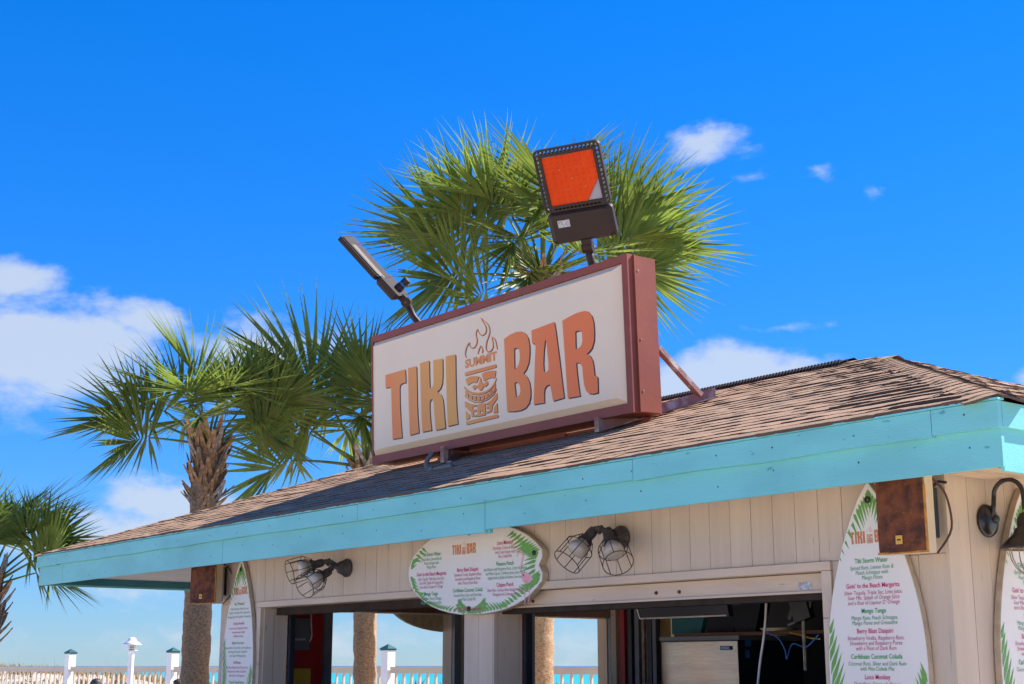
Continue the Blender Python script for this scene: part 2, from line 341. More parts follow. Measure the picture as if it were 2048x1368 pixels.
def blade(P, h, w, lean, mi):
    a = rg.uniform(0, 6.28); d = Vector((math.cos(a), math.sin(a), 0)) * w; l = Vector((rg.uniform(-1, 1), rg.uniform(-1, 1), 0)) * lean * h
    mb.add([P - d, P + d, P + l * .4 + Vector((0, 0, h * .6)) + d * .7, P + l * .4 + Vector((0, 0, h * .6)) - d * .7, P + l + Vector((0, 0, h))], [(0, 1, 2, 3), (3, 2, 4)], mi)
for k in range(15000):
    s = rg.uniform(26, 40); a = rg.uniform(10, 100); P = NSEA * s + TSEA * a
    dens = noise.noise(Vector((s * .25, a * .25, 9)))
    if dens < -.22: continue
    P.z = land_z(P) - .08 + dune_h(s, a)
    blade(P, rg.uniform(.14, .46) * (1.1 if s > 32 else .7), rg.uniform(.015, .04), .5, 0)
    if rg.random() < .035: blade(P, rg.uniform(.5, .95), .006, .25, 0)
tag(obj('sea_oats', mb, M['oats'], fix=False), 'dry brown dune grass growing on the white sand behind the fence', 'dune grass', kind='stuff')
mb = MB()
for k in range(260):
    s = rg.uniform(25, 33); a = rg.uniform(45, 100); P0 = NSEA * s + TSEA * a; P0.z = land_z(P0) - .05 + dune_h(s, a); rad = rg.uniform(.12, .38)
    for q in range(26):
        d = Vector((rg.gauss(0, 1), rg.gauss(0, 1), abs(rg.gauss(0, .7)))).normalized() * rad * rg.uniform(.5, 1); d.z *= .6
        u = Vector((rg.uniform(-1, 1), rg.uniform(-1, 1), rg.uniform(-1, 1))) * .05; v = Vector((rg.uniform(-1, 1), rg.uniform(-1, 1), rg.uniform(-1, 1))) * .05
        mb.add([P0 + d - u, P0 + d + v, P0 + d + u, P0 + d - v], [(0, 1, 2, 3)])
tag(obj('dune_shrubs', mb, M['shrub'], fix=False), 'low scattered shrubs on the white sand dune behind the fence', 'shrubs', kind='stuff')

# ------------------------------------------------------------------ fence
fence = thing('fence', at(782, 1340, 26.4) * 1.0, 'cream baluster fence with square white columns along the dune', 'fence')
fence.location.z = .18
CF = 26.0
def fpt(px):      # point on the fence line seen at pixel column px
    t = (px - 1024) / FPX; D = CF / (t + 1.07); p = EYEP + (F0 + RT * t) * D; return Vector((p.x, p.y, 0))
FA, FB = fpt(-120), fpt(1290); FD = (FB - FA).normalized(); FN = Vector((FD.y, -FD.x, 0)); FL = (FB - FA).length
RAILZ = EYE - .03
ex = lambda c, hx, hy, hz: (Vector(c), FD * hx, FN * hy, Vector((0, 0, hz)))
colpx = [-60, 162, 362, 565, 782, 1046, 1240]
colD = [(fpt(p) - FA).length for p in colpx]
mb = MB(); mb.obox(*ex(FA + FD * FL / 2 + Vector((0, 0, .09)), FL / 2, .16, .09)); obj('kerb', mb, M['white'], fence)
for i in range(len(colD) - 1):
    a, b = colD[i] + .12, colD[i + 1] - .12; c = FA + FD * ((a + b) / 2)
    mb = MB(); mb.obox(*ex(c + Vector((0, 0, RAILZ - .05)), (b - a) / 2, .05, .05)); mb.obox(*ex(c + Vector((0, 0, RAILZ + .008)), (b - a) / 2, .062, .008)); obj('top_rail', mb, M['fence'], fence)
    mb = MB(); mb.obox(*ex(c + Vector((0, 0, .34)), (b - a) / 2, .03, .04)); obj('bottom_rail', mb, M['fence'], fence)
    n = max(2, round((b - a) / .205))
    bal = MB(); bal.obox(*ex((0, 0, .89), .02, .02, .51)); bme = bal.mesh('baluster', [M['fence']])
    for k in range(n):
        inst('baluster', bme, fence, Matrix.Translation(FA + FD * (a + (k + .5) * (b - a) / n)))
for d in colD:
    c = FA + FD * d; mb = MB(); mb.obox(*ex(c + Vector((0, 0, .98)), .09, .09, .80)); pc = obj('column', mb, M['white'], fence)
    mb = MB(); mb.obox(*ex(c + Vector((0, 0, 1.79)), .105, .105, .015))
    u, v = FD * .12, FN * .12; q = c + Vector((0, 0, 1.806)); mb.add([q - u - v, q + u - v, q + u + v, q - u + v, q + Vector((0, 0, .085))], [(0, 1, 4), (1, 2, 4), (2, 3, 4), (3, 0, 4), (3, 2, 1, 0)]); obj('column_cap', mb, M['teal_cap'], pc)

# ------------------------------------------------------------------ tiki bar building
XL, XR, YF, YB = -16.39, -3.81, 5.92, 12.52          # eaves
ZB, ZT = 2.40, 2.73                                   # fascia bottom / top
YR, ZR, XP, XQ = 9.22, 3.905, -6.94, -13.03           # ridge
WX0, WX1, WY0, WY1 = -12.65, -4.45, 6.37, 12.07      # walls
HEAD, ZS, SILL = 2.02, 2.50, 1.02
bar = thing('tiki_bar', (-8.5, 9.2, 0), 'tan tiki bar kiosk with brown shingled hip roof and turquoise fascia', 'bar')
# -- fascia boards, each length its own piece
def fx(px): return onY(px, 1000, YF).x
def fascia_front(x0, x1, z0, z1, y0, y1, wob=0.):
    mb = MB(); n = max(2, int((x1 - x0) / .5)); rg = random.Random(int(x0 * 100))
    for i in range(n + 1):
        x = x0 + (x1 - x0) * i / n; w = rg.uniform(-1, 1) * wob
        mb.v += [(x, y0, z0 + w), (x, y1, z0 + w), (x, y1, z1), (x, y0, z1)]
    for i in range(n):
        k = i * 4; mb.f += [(k, k + 4, k + 7, k + 3), (k + 3, k + 7, k + 6, k + 2), (k, k + 1, k + 5, k + 4), (k + 1, k + 2, k + 6, k + 5)]
    mb.f += [(0, 3, 2, 1), (4 * n, 4 * n + 1, 4 * n + 2, 4 * n + 3)]; mb.m = [0] * len(mb.f)
    return mb
up = [XL - .012, fx(126), fx(720), fx(1272), fx(1878), XR + .012]
for i in range(5): obj('fascia_board', fascia_front(up[i] + .002, up[i + 1] - .002, ZB + .205 + random.uniform(-.006, .006), ZT + random.uniform(-.003, .003), YF - .022, YF + .012, .006), M['teal'], bar)
lo = [XL, fx(133), fx(447), fx(967), XR]
for i in range(4): obj('fascia_board', fascia_front(lo[i] + .003, lo[i + 1] - .003, ZB + (.018 if i == 3 else 0), ZB + .22, YF + .013, YF + .035, .001), M['teal'], bar)
mb = MB(); mb.box(lo[3] - .05, lo[3] + .03, YF + .036, YF + .06, ZB - .004, ZB + .1); obj('splice_block', mb, M['teal'], bar)
for (x, s) in ((XL, -1), (XR, 1)):
    a = x + s * .012; b = x - s * .012; c = x - s * .013; d = x - s * .035
    mb = MB(); mb.box(min(a, b), max(a, b), YF + .013, YB, ZB + .205, ZT - .002); obj('fascia_board', mb, M['teal'], bar)
    mb = MB(); mb.box(min(c, d), max(c, d), YF + .036, YB - .03, ZB, ZB + .215); obj('fascia_board', mb, M['teal'], bar)
    mb = MB(); mb.box(min(c, d) - s * .03, max(c, d) - s * .03, YF + .06, YB - .06, ZB + .02, ZB + .1); obj('ledger_strip', mb, M['teal_dark'], bar)
mb = MB(); mb.box(XL, XR, YB - .024, YB, ZB, ZT - .004); obj('fascia_board', mb, M['teal'], bar)
mb = MB(); mb.box(XL - .02, XR + .02, YF - .03, YF + .02, ZT + .002, ZT + .012); obj('drip_edge', mb, M['teal'], bar)
for px, py in ((1898, 858), (1277, 956), (725, 1036), (237, 1107), (118, 1127)):
    p = onY(px, py, YF - .013); mb = MB(); mb.lathe([(.0001, -.004), (.007, -.003), (.008, 0)], p, (0, 1, 0), 8); obj('nail_head', mb, M['rust'], bar)
rn = random.Random(5)
for k in range(22):
    x = XL + .3 + k * .575 + rn.uniform(-.1, .1)
    for z, y in ((ZB + .27 + rn.uniform(-.02, .03), YF - .0225), (ZB + .09 + rn.uniform(-.04, .06), YF + .0125)):
        mb = MB(); mb.lathe([(.0001, -.002), (.005, -.0015), (.006, 0)], (x + rn.uniform(-.03, .03), y, z), (0, 1, 0), 6); obj('nail_head', mb, M['teal_dark'] if rn.random() < .6 else M['rust'], bar)
mb = MB(); mb.box(XL + .04, XR - .04, YF + .04, YB - .03, ZS, ZS + .02); obj('soffit', mb, M['soffit'], bar)
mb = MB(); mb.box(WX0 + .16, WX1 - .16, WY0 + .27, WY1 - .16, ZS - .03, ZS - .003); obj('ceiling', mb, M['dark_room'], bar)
mb = MB(); mb.box(WX1 + .03, WX1 + .16, WY0, YB - .1, ZS - .022, ZS - .002); mb.box(WX1 + .2, WX1 + .34, YF + .1, YB - .1, ZS - .016, ZS - .002); obj('soffit_trim', mb, M['trim'], bar)
# -- roof deck, then shingles laid in courses
roof_mb = MB()
e = .0
cor = [(XL, YF, ZT), (XR, YF, ZT), (XR, YB, ZT), (XL, YB, ZT)]; rl, rr = (XQ, YR, ZR), (XP, YR, ZR)
dn = lambda p: (p[0], p[1], p[2] - .02)
roof_mb.add([*cor, rl, rr], [(0, 1, 5, 4), (1, 2, 5), (2, 3, 4, 5), (3, 0, 4), (3, 2, 1, 0)])
roof = obj('roof', roof_mb, M['shingle'], bar)
def shingle_mesh(seed):
    # one strip, 1 m long: thin under-layer with thicker tabs, lower edge slightly lifted and wavy. x along, y up the slope, z out
    rg = random.Random(seed); mb = MB(); n = 24; d0 = .255
    tabs = []; x = 0
    while x < 1: w = rg.uniform(.07, .2); tabs.append((x, min(1, x + w), rg.random() < .58)); x += w
    ph = rg.uniform(0, 6); am = rg.uniform(.0008, .0035)
    for i in range(n + 1):
        x = i / n; t = next((q[2] for q in tabs if q[0] <= x <= q[1]), False)
        lift = .006 + am * (1 + math.sin(ph + x * 5.8)) + (.0035 if t else 0) + rg.uniform(0, .0008)
        y0 = -.012 + rg.uniform(-.004, .004) + (.0 if t else .005)
        mb.v += [(x, y0, -.004), (x, y0, lift + .004), (x, .075, lift * .8 + .005), (x, d0, .001)]
    for i in range(n):
        k = i * 4; mb.f += [(k, k + 4, k + 5, k + 1), (k + 1, k + 5, k + 6, k + 2), (k + 2, k + 6, k + 7, k + 3)]; mb.m += [1, 0, 0]
    mb.f += [(0, 1, 2, 3), (4 * n + 3, 4 * n + 2, 4 * n + 1, 4 * n)]; mb.m += [1, 1]
    return mb.mesh('shingle', [M['shingle'], M['shingle_edge']])
SH = [shingle_mesh(s) for s in range(9)]
def lay(o, ux, uy, length, edge_l, edge_r, pitch_len, parent, exposure=.146, seed=0):
    # courses from the eave up; edge_l/edge_r: inset per unit of slope run
    rg = random.Random(seed); un = ux.cross(uy); k = 0; y = 0.
    while y < pitch_len - .05:
        x0 = edge_l * y; x1 = length - edge_r * y; x = x0 - rg.uniform(0, .85)
        while x < x1 - .02:
            lo_, hi_ = x0 + edge_l * exposure * 1.03, x1 - edge_r * exposure * 1.03      # end pieces are cut back to the hip
            a = max(x, lo_); b = min(x + 1.0, hi_); cut = x < lo_ + .12 or x + 1.0 > hi_ - .12
            if b - a > .06:
                Mx = Matrix((ux.to_4d(), uy.to_4d(), un.to_4d(), (0, 0, 0, 1))).transposed(); Mx[3][:] = (0, 0, 0, 1)
                p = o + ux * a + uy * y + un * .004
                for r_ in range(3): Mx[r_][3] = p[r_]
                sk = rg.uniform(-.004, .004)
                inst('shingle', rg.choice(SH), parent, Mx @ Matrix.Rotation(sk, 4, 'Z') @ Matrix.Diagonal((b - a - .004, min(exposure * 1.03 / .255 if cut else 1, (pitch_len - y) / .26), 1, 1)))
            x += 1.0
        y += exposure; k += 1
sl = Vector((0, YR - YF, ZR - ZT)); slen = sl.length
lay(Vector((XL, YF - .02, ZT + .012)), Vector((1, 0, 0)), sl.normalized(), XR - XL, (XQ - XL) / slen, (XR - XP) / slen, slen, roof, seed=1)
sr = Vector((XP - XR, 0, ZR - ZT)); srl = sr.length
lay(Vector((XR + .02, YF, ZT + .012)), Vector((0, 1, 0)), sr.normalized(), YB - YF, (YR - YF) / srl, (YB - YR) / srl, srl, roof, exposure=.175, seed=2)
def cap_mesh(seed, spread):
    rg = random.Random(seed); mb = MB(); n = 6    # folded cap: x along hip upwards, y across
    for i in range(n + 1):
        t = -1 + 2 * i / n; y = t * .155; z = -abs(t) * .155 * spread * (1 if abs(t) > .34 else .8) + rg.uniform(0, .004)
        mb.v += [(-.01 + rg.uniform(-.006, .006), y, z - .006), (-.01, y, z + .006 + rg.uniform(0, .003)), (.30, y, z - .001)]
    for i in range(n):
        k = i * 3; mb.f += [(k, k + 3, k + 4, k + 1), (k + 1, k + 4, k + 5, k + 2)]; mb.m += [1, 0]
    mb.f += [(0, 1, 2), (3 * n + 2, 3 * n + 1, 3 * n)]; mb.m += [0, 0]
    return mb.mesh('cap_shingle', [M['shingle'], M['shingle_edge']])
CAPS = [cap_mesh(s, .275) for s in range(5)]; RCAPS = [cap_mesh(s + 9, .36) for s in range(4)]
def caps(a, b, meshes, step=.155, lift=.010):
    a, b = Vector(a), Vector(b); d = (b - a).normalized(); s = d.cross(Vector((0, 0, 1))).normalized() * -1; u = d.cross(s); L = (b - a).length
    for k in range(int((L - .30) / step)):
        p = a + d * (k * step) + u * lift; Mx = Matrix(((d.x, s.x, u.x, p.x), (d.y, s.y, u.y, p.y), (d.z, s.z, u.z, p.z), (0, 0, 0, 1)))
        inst('cap_shingle', random.choice(meshes), roof, Mx @ Matrix.Rotation(random.uniform(-.015, .015), 4, 'Z'))
z1 = ZT + .015
caps((XR, YF, z1), (XP, YR, ZR + .01), CAPS); caps((XR, YB, z1), (XP, YR, ZR + .01), CAPS, .2); caps((XL, YF, z1), (XQ, YR, ZR + .01), CAPS, .2)
caps((-7.24, YR, ZR + .014), (XP + .34, YR, ZR - .02), RCAPS)
mb = MB(); xa, xb = XQ + .1, -7.22; n = int((xb - xa) / .035)
mb.box(xa, xb, YR - .10, YR + .10, ZR + .0, ZR + .018); mb.add([(xa, YR - .15, ZR + .006), (xb, YR - .15, ZR + .006), (xb, YR, ZR + .055), (xa, YR, ZR + .055), (xb, YR + .15, ZR + .006), (xa, YR + .15, ZR + .006)], [(0, 1, 2, 3), (3, 2, 4, 5)])
for k in range(n): x = xa + k * .035; mb.box(x, x + .014, YR - .165, YR - .12, ZR - .035, ZR + .022)
obj('ridge_vent', mb, M['black_plastic'], roof)
# -- walls
T = .26
front = MB(); front.box(WX0, -11.83, WY0 + .02, WY0 + T, 0, ZS); front.box(-8.70, -8.35, WY0 + .02, WY0 + T, 0, ZS); front.box(-5.29, WX1 - .0205, WY0 + .02, WY0 + T, 0, ZS)
front.box(-11.83, -8.70, WY0 + .021, WY0 + T - .001, HEAD, ZS); front.box(-8.35, -5.29, WY0 + .021, WY0 + T - .001, HEAD, ZS)
front.box(-11.83, -8.70, WY0 + .021, WY0 + T - .001, 0, SILL); front.box(-8.35, -5.29, WY0 + .021, WY0 + T - .001, 0, SILL)
fw = obj('front_wall', front, M['groove'], bar)
def siding(x0, x1, z0, z1, parent, side=None, w=.172):
    n = round((x1 - x0) / w); w = (x1 - x0) / n
    for k in range(n):
        a, b = x0 + k * w + .0018, x0 + (k + 1) * w - .0018
        mb = MB()
        if side is None: mb.box(a, b, WY0 + random.uniform(0, .0015), WY0 + .0195, z0, z1)
        else: mb.box(side - .0195, side - random.uniform(0, .0015), a, b, z0, z1)
        obj('siding_board', mb, M['tan'], parent)
siding(WX0, WX1, HEAD + .055, ZS - .003, fw)
siding(WX0, -11.90, 0, HEAD + .052, fw); siding(-8.70, -8.35, 0, HEAD, fw, w=.175); siding(-5.22, WX1, 0, HEAD + .052, fw)
siding(-11.83, -8.70, 0, SILL - .01, fw); siding(-8.35, -5.29, 0, SILL - .01, fw)
for (a, b) in ((-11.83, -8.70), (-8.35, -5.29)):
    mb = MB(); mb.box(a - (.07 if a < -10 else 0), b + (.07 if b > -6 else 0), WY0 - .02, WY0 + .0205, HEAD + .003, HEAD + .052); obj('header_trim', mb, M['trim'], fw)
    mb = MB(); mb.box(a - .05, b + .05, WY0 - .30, WY0 + T + .05, SILL, SILL + .04); obj('counter', mb, M['trim'], fw)
mb = MB(); mb.box(-11.90, -11.832, WY0 - .015, WY0 + .02, SILL + .05, HEAD); obj('side_trim', mb, M['trim'], fw)
mb = MB(); mb.box(-5.288, -5.22, WY0 - .015, WY0 + .02, SILL + .05, HEAD); obj('side_trim', mb, M['trim'], fw)
for (x, y0, y1) in ((-11.828, WY0 + .02, WY0 + .12), (-11.828, WY0 + .125, WY0 + T), (-8.348, WY0 + .002, WY0 + .035), (-8.348, WY0 + .04, WY0 + T - .03), (-8.348, WY0 + T - .026, WY0 + T)):
    mb = MB(); mb.box(x, x + .012, y0, y1, SILL + .045, HEAD - .002); obj('jamb_board', mb, M['tan'], fw)
for (x0, x1, dy) in ((-11.80, -11.76, .05), (-8.33, -8.29, .06), (-8.80, -8.71, .06)): mb = MB(); mb.box(x0, x1, WY0 + T + .003, WY0 + T + dy, SILL, HEAD); obj('shutter_track', mb, M['black_metal'], fw)
# roll-up shutter housing over the wide opening
sh = MB(); sh.box(-8.335, -5.292, WY0 + .06, WY0 + .20, 1.912, HEAD - .004); sho = obj('shutter_housing', sh, M['trim'], fw)
mb = MB(); mb.box(-8.335, -5.292, WY0 + .045, WY0 + .058, 1.905, 1.918); obj('housing_lip', mb, M['trim'], sho)
mb = MB(); mb.box(-8.335, -5.292, WY0 + .075, WY0 + .19, 1.868, 1.909); obj('shutter_bottom_bar', mb, M['dark_beam'], sho)
for px, py in ((1313, 1186), (1359, 1184), (1049, 1204), (1067, 1203)):
    p = onY(px, py, WY0 + .06); mb = MB(); mb.lathe([(.0001, -.012), (.010, -.010), (.013, 0)], p, (0, 1, 0), 8); obj('bolt', mb, M['rust'], sho)
p = onY(1597, 1165, WY0 + .059); q = onY(1624, 1179, WY0 + .059); mb = MB(); mb.box(p.x, q.x, WY0 + .0575, WY0 + .059, q.z, p.z); obj('data_plate', mb, M['grey_label'], sho)
sh = MB(); sh.box(-11.82, -8.71, WY0 + .14, WY0 + .25, 1.955, HEAD - .004); obj('shutter_housing', sh, M['dark_beam'], fw)
# side wall to the right
sw = MB(); sw.box(WX1 - T, WX1 - .02, WY0 + T + .001, WY1, 0, ZS - .002); swo = obj('side_wall', sw, M['groove'], bar)
siding(WY0 + .0205, WY1, 0, ZS - .004, swo, side=WX1, w=.172)
mb = MB(); mb.box(WX1 - .018, WX1 + .003, WY0 - .003, WY0 + .018, 0, ZS - .005); obj('corner_trim', mb, M['tan'], swo)
# left side wall with two serving openings, red inside
lw = MB(); t = .16; a, b = WX0, WX0 + t
for (y0, y1) in ((WY0 + T + .001, 7.49), (8.98, 10.07), (11.18, WY1)): lw.box(a, b, y0, y1, 0, ZS - .002)
for (y0, y1) in ((7.49, 8.98), (10.07, 11.18)): lw.box(a + .001, b - .001, y0, y1, HEAD + .01, ZS - .002); lw.box(a + .001, b - .001, y0, y1, 0, SILL)
lwo = obj('side_wall', lw, M['tan'], bar)
for (y0, y1) in ((WY0 + T + .01, 7.40), (9.25, 9.98), (11.3, WY1 - .17)):
    mb = MB(); mb.box(b + .002, b + .012, y0, y1, 0, ZS - .035); obj('wall_panel', mb, M['red_wall'], lwo)
for y in (7.405, 8.985, 9.99, 11.19): mb = MB(); mb.box(b + .001, b + .05, y, y + .085, SILL, HEAD + .05); obj('frame_post', mb, M['grey_metal'], lwo)
for (y0, y1) in ((7.49, 8.98), (10.07, 11.18)):
    mb = MB(); mb.box(a - .02, b + .04, y0 - .1, y1 + .1, HEAD + .02, HEAD + .12); obj('opening_header', mb, M['brown_shelf'], lwo)
# back wall with one opening
bw = MB(); y0, y1 = WY1 - .16, WY1
bw.box(WX0 + t + .001, -12.1, y0, y1, 0, ZS - .003); bw.box(-10.2, WX1 - T - .001, y0, y1, 0, ZS - .003); bw.box(-12.1, -10.2, y0 + .001, y1 - .001, HEAD, ZS - .003); bw.box(-12.1, -10.2, y0 + .001, y1 - .001, 0, SILL)
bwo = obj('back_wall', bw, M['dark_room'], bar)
mb = MB(); mb.box(-12.30, -12.12, y0 - .06, y0 - .002, 0, ZS - .04); obj('corner_post', mb, M['wood_old'], bwo)
for (X, Y, w, m) in ((-12.35, 11.60, .05, 'grey_metal'), (-12.2, 11.25, .05, 'trim'), (-10.66, 9.60, .07, 'trim'), (-10.565, 9.62, .075, 'red_wall'), (-10.47, 9.64, .06, 'black_metal'), (-10.39, 9.66, .06, 'grey_metal'), (-10.31, 9.68, .035, 'steel'), (-10.255, 9.7, .06, 'black_metal'), (-10.18, 9.7, .05, 'grey_metal')):
    mb = MB(); mb.box(X, X + w, Y, Y + w, 0, ZS - .04); obj('stud', mb, M[m], bwo)
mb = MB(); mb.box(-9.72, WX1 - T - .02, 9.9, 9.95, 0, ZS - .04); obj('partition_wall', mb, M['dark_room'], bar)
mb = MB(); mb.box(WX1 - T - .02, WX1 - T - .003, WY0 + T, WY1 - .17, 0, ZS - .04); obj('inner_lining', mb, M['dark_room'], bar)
mb = MB(); mb.box(WX0 + t, WX1 - T, WY0 + T, WY1 - .16, .004, .02); obj('floor', mb, M['grey_metal'], bar)

# ------------------------------------------------------------------ sign on the roof
SX0, SX1, SY, SZ0, SZ1, SDP = -11.60, -7.90, 7.38, 3.405, 4.66, .30
SC = Vector(((SX0 + SX1) / 2, SY, SZ0))
LEAN = Matrix.Rotation(R(-1.6), 4, 'X')
sign = thing('roof_sign', SC, 'large lit cabinet sign reading TIKI BAR with tiki mask emblem on the roof', 'sign')
sign.rotation_euler = (R(1.9), 0, 0)
hw, hh = (SX1 - SX0) / 2, SZ1 - SZ0
def sobj(name, mb, mats, parent=sign, smooth=False):      # built in the sign's own frame: x along, y back, z up from its base
    me = mb.mesh(name, mats if isinstance(mats, list) else [mats], smooth=smooth)
    bm = bmesh.new(); bm.from_mesh(me); bmesh.ops.recalc_face_normals(bm, faces=bm.faces); bm.to_mesh(me); bm.free()
    o = bpy.data.objects.new(name, me); col.objects.link(o); o.parent = parent; return o
def spx(px, py):      # pixel on the sign face -> sign frame (x, z)
    p = onY(px, py, SY - .02); k = (p.z - SZ0); return (p.x - SC.x + k * .028, k)
mb = MB(); mb.box(-hw, hw, .05, SDP, 0, hh); cab = sobj('cabinet', mb, M['sign_frame'])
# frame: four retainers, front lips round the face
fwid = .085
for (x0, x1, z0, z1) in ((-hw - .004, hw + .004, hh - .058, hh + .004), (-hw - .004, hw + .004, -.004, .075), (-hw - .004, -hw + .022, .0755, hh - .0585), (hw - .062, hw + .004, .0755, hh - .0585)):
    mb = MB(); mb.box(x0, x1, -.002, .06, z0, z1); sobj('retainer', mb, M['sign_frame'])
mb = MB(); mb.box(hw + .0045, hw + .010, .075, SDP - .004, .006, hh - .006); mb.box(hw + .0045, hw + .022, .058, .074, .0, hh); sobj('end_panel', mb, M['sign_frame'])
for z in (.16, .55, 1.08):
    mb = MB(); mb.lathe([(.0001, .012), (.007, .011), (.009, 0)], (hw + .010, .10, z * hh / 1.2), (1, 0, 0), 8); sobj('screw', mb, M['steel'])
# face panel: flat centre with rolled edge
f0x, f1x, f0z, f1z = -hw + .024, hw - .064, .077, hh - .06; e = .05
mb = MB(); o4 = [(f0x, .02, f0z), (f1x, .02, f0z), (f1x, .02, f1z), (f0x, .02, f1z)]; i4 = [(f0x + e, -.03, f0z + e), (f1x - e * 1.6, -.03, f0z + e), (f1x - e * 1.6, -.03, f1z - e), (f0x + e, -.03, f1z - e)]
j4 = [(p[0] + (.012 if p[0] < 0 else -.012), -.0305, p[2] + (.012 if p[2] < .6 else -.012)) for p in i4]; k4 = [(p[0], -.027, p[2]) for p in j4]
mb.add(o4 + i4 + j4, [(0, 1, 5, 4), (1, 2, 6, 5), (2, 3, 7, 6), (3, 0, 4, 7), (4, 5, 9, 8), (5, 6, 10, 9), (6, 7, 11, 10), (7, 4, 8, 11)]); mb.add(j4 + k4, [(0, 1, 5, 4), (1, 2, 6, 5), (2, 3, 7, 6), (3, 0, 4, 7), (4, 5, 6, 7)])
sobj('face', mb, M['sign_face'])
YFACE = -.027
def crop(ox, oy, s): return lambda x, y: spx(ox + x / s, oy + y / s)
cT, cB, cE = crop(750, 690, 6.5146), crop(1000, 610, 5.948), crop(920, 630, 5.944)
LET = [
 ('T', cT, [[(160, 402), (420, 326), (425, 497), (380, 507), (354, 528), (345, 562), (345, 750), (350, 900), (357, 1050), (368, 1208), (245, 1228), (238, 900), (234, 575), (222, 558), (162, 565)]]),
 ('I', cT, [[(455, 312), (565, 287), (568, 500), (568, 750), (575, 950), (588, 1143), (470, 1178), (460, 800)]]),
 ('K', cT, [[(612, 250), (730, 212), (733, 500), (738, 568), (760, 562), (780, 535), (786, 490), (783, 212), (905, 187), (905, 400), (898, 500), (875, 570), (832, 617), (880, 650), (903, 710), (912, 800), (922, 950), (932, 1085), (808, 1112), (797, 990), (788, 860), (782, 740), (768, 713), (748, 714), (733, 745), (730, 830), (738, 970), (752, 1112), (632, 1135), (620, 800)]]),
 ('I', cT, [[(945, 162), (1072, 133), (1073, 500), (1077, 750), (1085, 900), (1095, 1028), (965, 1060), (952, 700)]]),
 ('B', cB, [[(70, 415), (140, 365), (220, 332), (280, 328), (325, 350), (355, 400), (370, 480), (372, 580), (360, 690), (330, 770), (295, 820), (335, 855), (365, 920), (378, 1010), (378, 1090), (360, 1170), (320, 1225), (260, 1255), (180, 1268), (100, 1268), (85, 900)],
            [(188, 530), (215, 518), (240, 525), (252, 560), (255, 640), (245, 700), (220, 750), (190, 772)], [(190, 930), (215, 922), (240, 935), (255, 980), (258, 1030), (245, 1075), (205, 1102)]]),
 ('A', cB, [[(395, 315), (665, 215), (680, 300), (720, 620), (775, 1105), (645, 1145), (630, 1050), (610, 948), (570, 965), (545, 1000), (538, 1060), (540, 1165), (415, 1185), (425, 900), (435, 650), (443, 520), (435, 468), (410, 470), (400, 460)],
            [(555, 425), (572, 440), (580, 560), (593, 700), (592, 780), (565, 810), (540, 800), (533, 700), (540, 560)]]),
 ('R', cB, [[(762, 200), (830, 160), (930, 110), (1020, 85), (1070, 92), (1110, 140), (1132, 220), (1138, 330), (1135, 430), (1110, 520), (1075, 565), (1045, 590), (1085, 605), (1115, 660), (1130, 740), (1140, 850), (1165, 850), (1175, 862), (1178, 1045), (1120, 1060), (1070, 1055), (1035, 1020), (1015, 950), (1003, 850), (995, 740), (975, 705), (945, 692), (922, 695), (930, 800), (950, 980), (965, 1085), (820, 1110), (800, 800)],
            [(915, 330), (945, 315), (980, 318), (995, 350), (998, 430), (985, 490), (955, 520), (918, 535)]])]
def solid(mb, loops, y0, y1, dx=0, dz=0, mi=0):
    mb.poly(loops, lambda a, b: (a + dx, y0, b + dz), mi)
    for lp in loops:
        n = len(lp); mb.add([(p[0] + dx, y0, p[1] + dz) for p in lp] + [(p[0] + dx, y1, p[1] + dz) for p in lp], [(i, (i + 1) % n, n + (i + 1) % n, n + i) for i in range(n)], mi)
LOGO = []       # flat copies for the printed menus
def letter(name, loops, shadow=.012):
    mb = MB(); solid(mb, loops, YFACE - .004, YFACE); o = sobj(name, mb, M['orange'])
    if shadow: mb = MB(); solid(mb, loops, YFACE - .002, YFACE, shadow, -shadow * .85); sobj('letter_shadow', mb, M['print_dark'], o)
    LOGO.append(loops)
for nm, cr, loops in LET: letter('letter', [[cr(*p) for p in lp] for lp in loops])
def stroke(pts, w):
    P = catmull(pts, 4); Lf, Rf = [], []
    for i, p in enumerate(P):
        t = (P[min(i + 1, len(P) - 1)] - P[max(i - 1, 0)]).normalized(); n = Vector((-t.y, t.x, 0)); k = w * (.55 + .45 * math.sin(math.pi * i / (len(P) - 1)))
        Lf.append((p.x + n.x * k, p.y + n.y * k)); Rf.append((p.x - n.x * k, p.y - n.y * k))
    return Lf + Rf[::-1]
EMB = []
flame = [[(92, 515), (82, 470), (90, 420), (110, 370), (133, 335)], [(133, 335), (135, 370), (150, 395), (175, 402), (200, 385), (218, 350), (222, 300), (212, 250), (215, 210), (230, 180)], [(230, 180), (240, 210), (260, 240), (290, 252), (320, 230), (333, 190), (325, 140), (295, 95), (272, 50)],
         [(272, 50), (310, 85), (345, 115), (368, 155), (373, 215), (360, 265), (340, 320), (328, 380), (335, 430), (360, 445), (390, 430), (410, 395), (412, 350), (400, 275)], [(400, 275), (425, 290), (445, 330), (460, 415)], [(232, 470), (245, 420), (265, 375)], [(265, 375), (280, 400), (288, 430), (280, 460)]]
for st in flame: EMB.append([[cE(*p) for p in stroke(st, 5.5)]])
